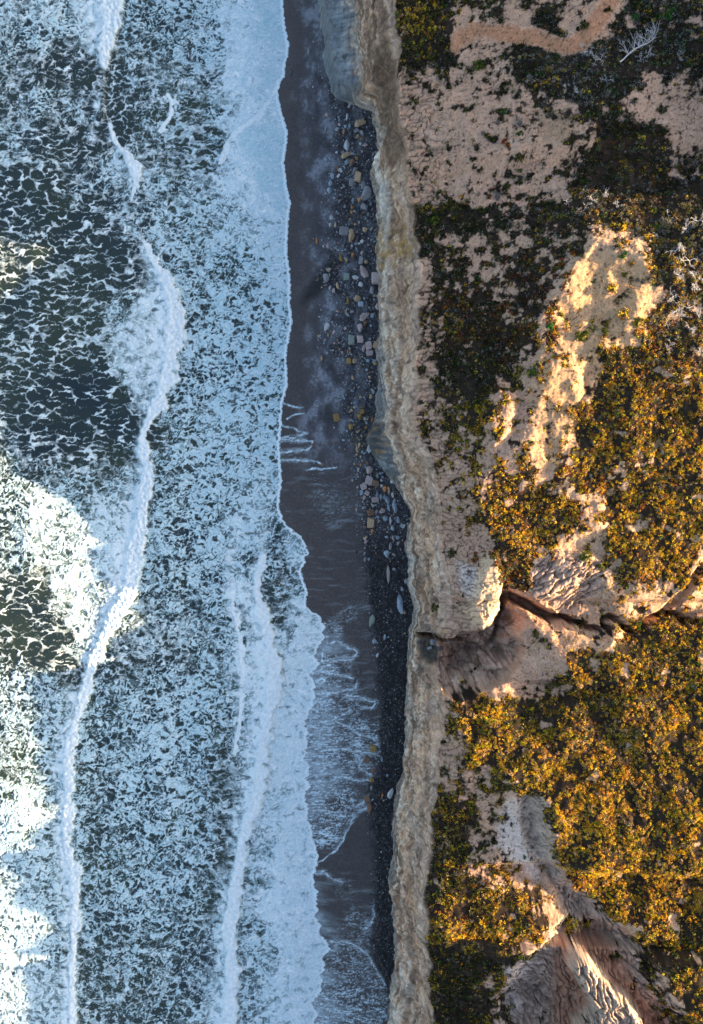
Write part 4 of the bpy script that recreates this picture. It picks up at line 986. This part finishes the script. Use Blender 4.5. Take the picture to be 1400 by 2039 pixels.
for i, (x, y, s) in enumerate(dead_at):
    wx, wy, wz = at_hill(x, y)
    o = obj('dead_shrub', DEAD[i % 6]); o.location = (wx, wy, wz + .12); o.scale = (s, s, s * .8); o.rotation_euler = (0, 0, i * 1.9)
    tag(o, dead_label(x, y), 'dead shrub', 'bleached leafless shrubs standing in the scrub')
# the pale fallen tree
rnd = np.random.default_rng(5)
mainp = [(1236,121),(1243,116),(1252,107),(1262,99),(1272,94),(1282,90),(1292,85),(1300,78),(1305,70),(1308,64)]
wx0, wy0, wz0 = at_hill(1236, 121)
P = []
for k, (x, y) in enumerate(mainp):
    wx, wy = to_world(x, y, wz0 + .6); P.append((wx - wx0, wy - wy0, .35 + .35 * math.sin(k / 9 * 3.1)))
trunk = tube_mesh('trunk', [(P, .085, .03)], None, 8)
ch = []
for i in range(2, 10):
    for s_ in range(4):
        q = P[i]; a = math.radians(rnd.uniform(75, 150)) if s_ < 3 else math.radians(rnd.uniform(10, 60))
        pts, dd = wiggle(q, (math.cos(a), math.sin(a), .2), rnd.uniform(1.0, 2.0) * (1 if s_ < 3 else .5), 7, rnd, .13)
        ch.append((pts, .03, .012))
        for u in range(4):
            b = a + rnd.uniform(-.9, .9); p2, _ = wiggle(pts[rnd.integers(1, 7)], (math.cos(b), math.sin(b), .2), rnd.uniform(.3, .8), 4, rnd, .15)
            ch.append((p2, .016, .007))
tree = bpy.data.objects.new('dead_tree', None); scene.collection.objects.link(tree); tree.location = (wx0, wy0, wz0)
tag(tree, 'pale bare dead tree lying curved over the dark scrub below the orange path', 'dead tree')
obj('trunk', trunk, M_WOOD, tree); obj('branches', tube_mesh('branches', ch, None, 4), M_WOOD, tree)

# ------------------------------------------------------------------ single bushes on the open ground
def bush_mesh(seed, kind, n=420, leaf=.16):
    rr = np.random.default_rng(seed)
    k = 9
    cx = rr.normal(0, .42, k); cy = rr.normal(0, .42, k)
    cols = pick(kind, k, rr)
    if kind != 'grey': cols = np.where((rr.uniform(0, 1, k) < .25)[:, None], pick('olive', k, rr), cols)
    co, cc = leaf_quads(cx, cy, np.zeros(k), rr.uniform(.35, .6, k), rr.uniform(.35, .7, k), n // k, np.full(k, leaf), cols, seed)
    me = raw_mesh('bush', co, np.arange(len(co)).reshape(-1, 4), 4, False, {'Col': cc}); me.materials.append(M_LEAF)
    return me
BUSH = {k: [bush_mesh(60 + i + 10 * q, k) for i in range(3)] for q, k in enumerate(['dark', 'green', 'olive', 'gold', 'red', 'grey'])}
# px, py, radius in px, kind, what it looks like / where it is
bushes = [
 (952,132,13,'green','bright green bush among pebbly sand below the orange path'),
 (962,128,10,'dark','dark bush touching the bright green bush below the orange path'),
 (893,176,9,'dark','dark round bush above the wide bare sand'),
 (860,185,8,'dark','ragged dark bush between the cliff edge and the bare sand'),
 (928,218,6,'dark','small dark bush on the upper rim of the bare sand'),
 (1005,222,8,'green','green bush on the right rim of the bare sand'),
 (1010,170,11,'dark','wide dark bush right of the upper bare sand'),
 (1035,246,9,'grey','grey green bush with pale flecks right of the bare sand'),
 (1035,266,7,'green','dark green bush under the grey flecked bush'),
 (1008,288,11,'red','dark reddish bush right of the bare sand'),
 (1035,312,10,'dark','dark bush below the reddish bush on the sand'),
 (1038,339,7,'green','round green bush alone on the sand left of the dense thicket'),
 (924,281,4,'dark','tiny dark bush in the middle of the bare sand'),
 (940,315,4,'dark','tiny black bush in the lower middle of the bare sand'),
 (932,370,5,'grey','small grey bush at the foot of the bare sand'),
 (851,333,5,'green','small green bush close to the cliff edge'),
 (1012,368,8,'dark','dark bush at the lower right of the bare sand'),
 (1056,155,9,'grey','grey bush with white flowers below the orange path bend'),
 (1045,110,7,'grey','grey bush in the dark scrub under the path'),
 (990,392,10,'grey','silvery bush in the dark belt below the bare sand'),
 (1026,413,7,'grey','pale silvery round bush in the dark belt'),
 (866,442,12,'green','vivid green bush beside the cliff edge'),
 (900,400,9,'dark','dark bush on the lower border of the bare sand'),
 (1262,12,18,'dark','large dark bush at the top edge beside the path'),
 (1288,42,14,'dark','dark bush right of the path bend'),
 (1265,35,9,'green','green bush between two dark bushes near the path'),
 (1333,30,16,'green','big dark green bush near the top right corner'),
 (1210,22,8,'dark','dark bush on the outer edge of the path bend'),
 (1165,48,10,'dark','dark bush in the loop of the path'),
 (1150,60,6,'dark','small dark bush on the path edge'),
 (1345,170,6,'gold','small gold tipped bush at the rim of the fluted bank'),
 (1217,178,5,'green','bright lime green tuft in the dark scrub'),
 (1242,509,9,'green','green bush at the top of the sunlit sand'),
 (1302,422,7,'green','small yellow green bush in shaded scrub left of the bleached shrubs'),
 (1310,452,8,'green','second yellow green bush lower down by the bleached shrubs'),
 (1240,460,10,'gold','orange topped bush above the sunlit sand'),
 (1290,478,12,'gold','orange brown bush right of the orange topped bush'),
 (1220,572,13,'gold','brown and gold bush alone in the middle of the sunlit sand'),
 (1184,560,5,'green','little green tuft left of the lone gold bush'),
 (1244,545,8,'olive','olive bush right of the lone gold bush'),
 (1243,622,15,'gold','long orange bush running down the sunlit sand'),
 (1270,640,12,'olive','olive bush beside the long orange bush'),
 (1160,665,17,'olive','broad brown olive bush in the bright sand'),
 (1208,660,11,'olive','olive bush right of the broad brown bush'),
 (1120,525,9,'red','dark red bush at the left edge of the sunlit sand'),
 (1145,508,9,'red','brown red bush above the left edge of the sunlit sand'),
 (1095,650,10,'green','yellow green bush on the left edge of the sunlit strip'),
 (1062,740,12,'green','green and gold bush on the edge of the shadow'),
 (1078,760,10,'gold','golden bush just inside the sunlit strip'),
 (838,732,5,'dark','small black bush on the slope right at the cliff brow'),
 (852,690,8,'dark','sprawling black bush on the pink slope behind the brow'),
 (840,828,9,'dark','black bush in a hollow on the cliff brow'),
 (902,1098,11,'dark','dark brown bush on the slope above the bright spur'),
 (948,1112,12,'red','dark bush with red tips at the head of the bright spur'),
 (886,1100,6,'dark','small black bush low on the slope left of the spur'),
 (866,1207,10,'dark','black bush clinging to the cliff left of the spur'),
 (922,1188,5,'dark','tiny black bush at the foot of the bright spur'),
 (968,1197,5,'dark','black tuft on the lit crest of the spur'),
 (1068,1258,9,'dark','dark bush on grey ground south of the gully'),
 (1070,1375,7,'dark','dark bush on the grey slope below the bowl'),
 (1044,1372,6,'dark','small dark bush left of another on the grey slope'),
 (1105,1358,11,'dark','ragged dark bush on the grey slope near the gold scrub'),
 (962,1354,6,'dark','black bush in a crack of the bowl wall'),
 (887,1478,11,'dark','dark bush on the grey ledge left of the golden ridge'),
 (1020,1640,5,'dark','small dark bush on the white slope'),
 (983,1678,11,'dark','dark round bush on the left rim of the white slope'),
 (1060,1690,4,'dark','tiny dark bush low on the white slope'),
 (1140,1838,20,'gold','broad brown gold bush on the shaded spur between the gullies'),
 (1180,1862,16,'dark','black bush right of the broad brown gold bush'),
 (1225,1905,12,'dark','dark bush in the wash below the golden slope'),
 (1290,1885,8,'gold','small gold bush in shadow at the lower right'),
 (1120,1005,10,'gold','gold bush at the right end of the large golden patch'),
 (1165,1110,13,'green','green bush in the shaded dip above the gully'),
 (1200,1128,10,'olive','olive bush right of the green bush in the dip'),
 (1272,1246,9,'green','lime green bush on the gully rim'),
 (1375,1192,8,'gold','gold bush on grey ground right of the side gully'),
]
for i, (x, y, rp_, kind, lab) in enumerate(bushes):
    wx, wy, wz = at_hill(x, y); s = rp_ / 15.7 / .95
    o = obj('bush', BUSH[kind][i % 3]); o.location = (wx, wy, wz - .05); o.rotation_euler = (0, 0, i * 2.1); o.scale = (s, s * .85, min(s, .9) * .85)
    tag(o, lab, 'bush', 'single bushes on the plateau')

# ------------------------------------------------------------------ boulders on the beach
def ico(level):
    import bmesh
    bm = bmesh.new(); bmesh.ops.create_icosphere(bm, subdivisions=level, radius=1)
    co = np.array([v.co[:] for v in bm.verts]); fa = np.array([[v.index for v in f.verts] for f in bm.faces]); bm.free(); return co, fa
ICO3 = ico(3); ICO1 = ico(1)
def rock_mesh(seed, style):
    rr = np.random.default_rng(seed); co = ICO3[0].copy()
    k = {'round': 4, 'block': 5, 'slab': 3}[style]
    for i in range(k + 6):
        n = rr.normal(size=3); 
        if style == 'block' and i < 6:
            n = np.zeros(3); n[i // 2] = 1 if i % 2 else -1; n += rr.normal(0, .10, 3)
        n /= np.linalg.norm(n); d = {'round': rr.uniform(.52, .85), 'block': rr.uniform(.60, .72) if i < 6 else rr.uniform(.8, .98), 'slab': rr.uniform(.50, .85)}[style]
        e = np.clip(co @ n - d, 0, None); co -= e[:, None] * n * .93
    co *= (1 + .06 * fbm(co[:, 0] * 2 + seed, co[:, 1] * 2 + co[:, 2] * 1.7, seed, 3))[:, None]
    ext = np.abs(co).max(0); co /= ext[None, :]
    me = raw_mesh('boulder', co, ICO3[1], 3, False)
    me.materials.append(M_ROCK); return me
ROCKS = {s: [rock_mesh(80 + i + 20 * q, s) for i in range(5)] for q, s in enumerate(['round', 'block', 'slab'])}
COLS = {'grey': (.26,.26,.27), 'pale': (.46,.47,.47), 'blue': (.26,.32,.37), 'tan': (.44,.31,.19), 'ochre': (.30,.19,.07), 'brown': (.20,.12,.08), 'pink': (.42,.33,.31), 'orange': (.48,.21,.07), 'dark': (.09,.095,.10), 'green': (.25,.29,.25)}
CWORD = {'grey': 'grey', 'pale': 'pale', 'blue': 'blue grey', 'tan': 'tan', 'ochre': 'ochre', 'brown': 'brown', 'pink': 'pinkish', 'orange': 'orange', 'dark': 'dark', 'green': 'greenish'}
# px, py, half length along x, half length along y, turn in degrees, colour, style
stones = """716,248,14,8,8,tan,slab 711,261,6,5,0,grey,round 721,267,4,8,30,grey,round 722,278,6,4,20,brown,slab 690,291,6,13,-8,pale,round 688,310,12,6,15,tan,slab 691,323,4,7,-15,blue,round 700,324,8,8,0,brown,round
706,343,5,8,-15,grey,round 713,355,7,10,-10,tan,block 701,364,6,9,5,grey,round 724,371,5,9,-5,grey,round 728,389,11,16,-25,grey,slab 717,398,3,7,-30,orange,slab 725,414,8,9,0,grey,round 662,350,4,7,10,blue,round 658,363,4,8,0,blue,round
655,378,5,7,20,blue,round 649,256,3,6,0,grey,round 649,316,4,5,0,blue,round 691,233,3,9,0,pale,slab 684,262,2.5,7,0,tan,slab 688,252,4,4,0,blue,round 696,252,3,5,0,blue,round 697,211,2.5,9,-25,pale,slab 671,257,3,4,0,pale,round
728,291,5,4,0,pink,round 718,288,3,4,0,pale,round 711,317,4,4,0,ochre,slab 702,307,6,3,-20,grey,slab 711,273,3,6,-25,tan,slab
685,461,9,9,-10,grey,block 699,471,7,15,-4,tan,slab 701,414,3,3,0,orange,round 700,424,3,4,0,orange,round 727,459,5,5,0,tan,round 660,432,4,6,0,pale,round 657,446,3,5,0,pale,round 668,447,2.5,6,0,tan,slab 652,489,3,6,-5,pink,round
630,478,2,7,10,orange,slab 678,514,4,10,15,ochre,slab 690,518,3,5,0,tan,round 702,509,3,5,0,orange,round 719,520,5,8,-10,grey,block 729,523,4,4,0,tan,round 724,545,8,16,30,pink,slab 749,556,10,12,0,pink,block
741,579,5,8,0,grey,slab 718,568,5,6,0,pale,round 708,553,7,4,-10,pale,round 690,552,6,7,0,green,block 649,553,7,10,12,grey,slab 672,568,3,7,15,tan,slab 655,536,5,3,30,tan,slab 739,459,3,3,0,grey,round 710,486,5,4,0,grey,round
711,596,8,7,-20,tan,slab 719,607,6,6,0,blue,block 751,613,5,8,-15,pink,round 714,620,5,7,0,dark,round 725,631,12,7,38,pink,round 717,653,6,10,0,pink,round 727,645,4,5,0,brown,round 700,678,7,10,0,green,block 717,676,7,8,0,pink,block
734,690,6,9,5,pink,block 736,704,7,6,5,pink,block 725,694,4,8,-15,pink,slab 748,689,6,7,-20,tan,block 650,650,7,9,-5,pale,slab 653,666,2,5,10,tan,slab 693,702,4,7,-10,brown,slab 695,719,5,6,0,ochre,block 706,719,6,5,20,tan,slab
640,713,3,6,5,tan,slab 702,753,3,6,20,tan,slab 737,754,2.5,3,0,orange,round 693,598,3,8,5,ochre,slab 605,816,4,5,0,dark,block 670,831,7,9,8,ochre,block 721,821,5,5,10,ochre,block 716,831,6,7,25,ochre,slab 698,851,5,7,5,ochre,round
741,836,2.5,5,-15,orange,slab 729,852,3,4,0,ochre,round 625,885,4,5,10,brown,round 643,925,3,5,20,brown,round 666,882,2,3,0,brown,round 711,893,3,9,10,tan,slab 715,887,3,6,-5,tan,slab 736,893,5,10,5,pale,round 735,937,8,9,0,pink,slab
740,937,3,5,0,ochre,round 735,957,8,9,-15,pink,block 748,962,7,7,-15,brown,block 724,969,6,7,15,pink,block 766,973,5,7,5,orange,round 731,982,5,5,-25,pink,block 720,981,4,5,0,blue,block 725,991,4,5,0,pink,slab 747,995,7,6,0,pink,block
782,960,8,4,-10,pale,slab 752,947,3,6,0,green,slab 757,943,4,3,0,blue,round 738,1020,8,7,15,brown,block 760,1018,7,6,15,pink,slab 738,1041,7,11,-5,tan,block 741,1058,3,5,0,orange,round 767,1033,5,6,20,blue,round 777,1037,3,9,8,pale,slab
792,1036,4,9,10,blue,slab 786,1012,5,12,15,blue,slab 774,1010,3,8,10,blue,slab 781,1052,4,6,0,blue,round 792,1070,4,4,0,blue,round 770,1069,4,3,-20,blue,round 783,1073,2.5,7,15,pink,slab 770,1103,7,7,20,blue,round 777,1087,3,8,0,grey,slab
773,1143,4,18,5,pink,slab 807,1157,3,6,0,pale,slab 784,1133,4,3,-20,blue,slab 797,1202,7,20,10,blue,slab 805,1219,3,4,0,orange,round 740,1236,7,13,-5,green,slab 746,1276,5,6,0,blue,round 766,1269,3,7,-5,blue,slab 752,1304,3,5,-15,pale,slab
715,1340,4,6,-15,dark,round 707,1357,3,6,-20,dark,round 800,1173,3,6,25,blue,slab 743,1490,6,8,0,ochre,block 731,1512,6,7,-20,brown,block 743,1515,4,7,5,dark,slab 743,1534,4,5,0,brown,round 739,1553,6,5,35,ochre,slab
732,1569,4,9,-5,dark,slab 739,1569,3,5,0,grey,round 731,1590,6,7,5,brown,block 735,1608,7,12,10,brown,slab 776,1578,6,13,-20,pale,slab 761,1583,2,8,-10,orange,slab 771,1543,3,3,0,blue,round 760,1510,2.5,6,10,blue,slab
614,101,2.5,7,0,grey,slab 607,117,3,4,0,dark,round 578,141,3,6,0,dark,slab 734,1020,3,4,0,pink,round 751,985,3,5,0,blue,slab 758,990,3,7,5,blue,slab 765,990,3,6,0,blue,slab 774,978,3,9,5,tan,slab 782,985,3,6,10,pale,slab 771,995,5,8,15,blue,slab
785,998,3,6,0,blue,slab 716,966,2.5,3,0,brown,round 706,924,2.5,2.5,0,tan,round 718,926,2.5,3,0,orange,round 759,957,2.5,3,0,pale,round 760,967,3,3,0,pale,round 762,950,2.5,3,0,blue,round"""
stones = [q.split(',') for q in stones.split()]
traced = [(float(a), float(b), float(c), float(d), float(e), f, g_) for a, b, c, d, e, f, g_ in stones]
def beach_z(x, y): return float(beach_field(np.array([[x]]), np.array([[y]]))[0][0, 0])
def put_rock(i, px, py, rx, ry, ang, colr, style, rr):
    x, y = to_world(px, py, .9)
    z = beach_z(x, y)
    a, b = rx / 13.0, ry / 13.0; hgt = min(a, b) * rr.uniform(.6, .95)
    o = obj('boulder', ROCKS[style][i % 5]); o.location = (x, y, z + hgt * .3)
    o.rotation_euler = (rr.normal(0, .08), rr.normal(0, .08), math.radians(ang)); o.scale = (a, b, hgt)
    c_ = np.array(COLS[colr]) * rr.uniform(.82, 1.12); o.color = (*c_, 1)
    return o
SH = {'round': 'rounded', 'block': 'squarish', 'slab': 'flat'}
rr = np.random.default_rng(3)
short = lambda t: f"{CWORD[t[5]]} {SH[t[6]]} boulder"
def sizew(t):
    A = t[2] * t[3]
    return 'large' if A > 85 else 'middling' if A > 38 else 'small' if A > 17 else 'tiny'
SPOTS = [(330, 'high up the beach'), (480, 'opposite the ochre cliff stain'), (640, 'below the square block'), (800, 'at the clean sand strip'), (900, 'by the ochre rubble'), (1000, 'under the cliff bulge'), (1200, 'in the black rubble'), (3000, 'at the wave edge')]
seen = {}
for i, t in enumerate(traced):
    o = put_rock(i, *t, rr)
    long_ = 'long ' if max(t[2], t[3]) > 2.1 * min(t[2], t[3]) else ''
    # nearest clearly bigger neighbour gives the place
    best = sorted((math.hypot(u[0] - t[0], u[1] - t[1]), j) for j, u in enumerate(traced) if j != i)[:8]
    cand = None
    for dist, j in best:
        u = traced[j]
        if u[2] * u[3] > 28: cand = u; break
    cand = cand or traced[best[0][1]]
    dx, dy = cand[0] - t[0], cand[1] - t[1]
    rel = ('just above' if dy > 0 else 'just below') if abs(dy) > abs(dx) else ('left of' if dx > 0 else 'right of')
    if best[0][0] > 45: rel2 = 'alone on the dark wet sand'
    else: rel2 = f"{rel} a {sizew(cand)} {short(cand)}"
    lab = f"{sizew(t)} {long_}{short(t)} {rel2}"
    if lab in seen: lab = ' '.join(lab.split()[:12] + next(s_ for y_, s_ in SPOTS if t[1] < y_).split()[-4:])
    seen[lab] = 1
    tag(o, lab, 'boulder', 'boulders fallen at the foot of the cliff')
# many lesser stones along the rubble strip
cnt = 0; k = 500
while cnt < 120:
    py = rr.uniform(215, 1120); lo_, hi_ = float(RUB(py)), float(to_px(BASE(to_world(0, py, 1.4)[1]), 0, 1.4)[0])
    px = rr.uniform(lo_ + 2, hi_ - 4)
    if any(math.hypot(px - u[0], (py - u[1])) < max(u[2], u[3]) + 3 for u in traced): continue
    a = rr.uniform(1.6, 3.2); b = a * rr.uniform(.9, 1.9)
    colr = ['grey', 'pale', 'blue', 'grey', 'tan', 'dark', 'pink', 'brown', 'blue'][rr.integers(0, 9)]
    o = put_rock(k, px, py, a, b, rr.uniform(-40, 40), 'grey', ['round', 'block', 'slab'][rr.integers(0, 3)], rr); k += 1; cnt += 1
    o.name = 'stone'; o.color = (*(np.array(COLS[colr]) * rr.uniform(.7, 1.15)), 1)
    t = min(traced, key=lambda u: math.hypot(u[0] - px, u[1] - py)); dx, dy = t[0] - px, t[1] - py
    rel = ('just above' if dy > 0 else 'just below') if abs(dy) > abs(dx) else ('left of' if dx > 0 else 'right of')
    zone = next(s_ for y_, s_ in SPOTS if py < y_)
    for w_ in ('small', 'little', 'compact', 'rough', 'loose'):
        lb = ' '.join((f"{w_} {CWORD[colr]} stone {rel} a {sizew(t)} {short(t)} {zone}").split()[:16])
        if lb not in seen: break
    seen[lb] = 1
    tag(o, lb, 'stone', 'small stones between the boulders')
# boulders in the dark hollow at the gully mouth
for i, (x, y, rx, ry, colr, lab) in enumerate([(863,1291,6,6,'grey','pale grey block wedged in the black hollow at the gully mouth'), (856,1304,5,4,'grey','smaller grey block below the pale one in the black hollow'), (888,1300,4,6,'dark','dark block at the right of the black hollow')]):
    j = np.argmin(np.abs(Yc[:, 0] - to_world(x, y, 12)[1])); 
    q = to_px(Xc[j], Yc[j], Zc[j])[0]; c_ = np.argmin(np.abs(q - x))
    o = put_rock(i, x, y, rx, ry, 20 * i, colr, 'block', rr); o.name = 'boulder'
    o.location = (Xc[j, c_], Yc[j, 0], Zc[j, c_] + .1)
    tag(o, lab, 'boulder', 'blocks in the black hollow')

# ------------------------------------------------------------------ shingle
r = np.random.default_rng(21)
N = 60000
yy = r.uniform(-82, 82, N); xx = r.uniform(-6, 12, N)
px, py = to_px(xx, yy, 1.0)
rb = px - RUB(py); bx = to_px(BASE(yy), yy, 1.3)[0] - px
den = np.where((rb > -12) & (bx > -3), np.where(py < 1000, .50, .62), 0) * sstep(180, 240, py + 60 * (bx < 12)) 
den = np.where((py < 960) & (rb <= -12) & (px - SHORE(py) > 50), .06, den)
den = den * (.35 + .65 * sstep(-.2, .3, fbm(xx / 1.2, yy / 1.2, 801, 3)))
kp = r.uniform(0, 1, N) < den
xx, yy, px, py = xx[kp], yy[kp], px[kp], py[kp]; n = len(xx)
zz = beach_field(xx[:, None], yy[:, None])[0][:, 0]
s = r.lognormal(-2.65, .42, n); s = np.clip(s, .035, .2); s = np.where(py > 1050, s * .72, s)
base = ICO1[0]
sc = np.stack([s * r.uniform(.7, 1.3, n), s * r.uniform(.8, 1.6, n), s * r.uniform(.5, .9, n)], 1)
ang = r.uniform(0, np.pi, n); ca, sa = np.cos(ang), np.sin(ang)
V = base[None] * (1 + r.normal(0, .16, (n, len(base), 1))) * sc[:, None, :]
Vx = V[..., 0] * ca[:, None] - V[..., 1] * sa[:, None]; Vy = V[..., 0] * sa[:, None] + V[..., 1] * ca[:, None]
co = np.stack([Vx + xx[:, None], Vy + yy[:, None], V[..., 2] + (zz + sc[:, 2] * .3)[:, None]], -1).reshape(-1, 3)
fa = (ICO1[1][None] + (np.arange(n) * len(base))[:, None, None]).reshape(-1, 3)
keys = ['grey', 'pale', 'blue', 'tan', 'dark', 'pink', 'brown']
tab = np.array([COLS[q] for q in keys])
ch = r.choice(7, n, p=[.24, .12, .22, .08, .22, .07, .05]); ch = np.where((py > 1080) & (r.uniform(0, 1, n) < .72), 4, ch)
col = tab[ch] * r.uniform(.6, 1.1, (n, 1)); col = np.where((py > 1080)[:, None] & (ch == 4)[:, None], col * .22, col)
ok = (np.abs(py - 850) < 45) & (px > 700); col[ok] = col[ok] * .3 + np.array(COLS['ochre']) * .7
tag(obj('shingle_gravel', raw_mesh('shingle', co, fa, 3, False, {'Col': np.repeat(col, len(base), 0)}), M_PEB), 'loose shingle and rubble strewn below the cliff', 'shingle', kind='stuff')
print('stones', n)
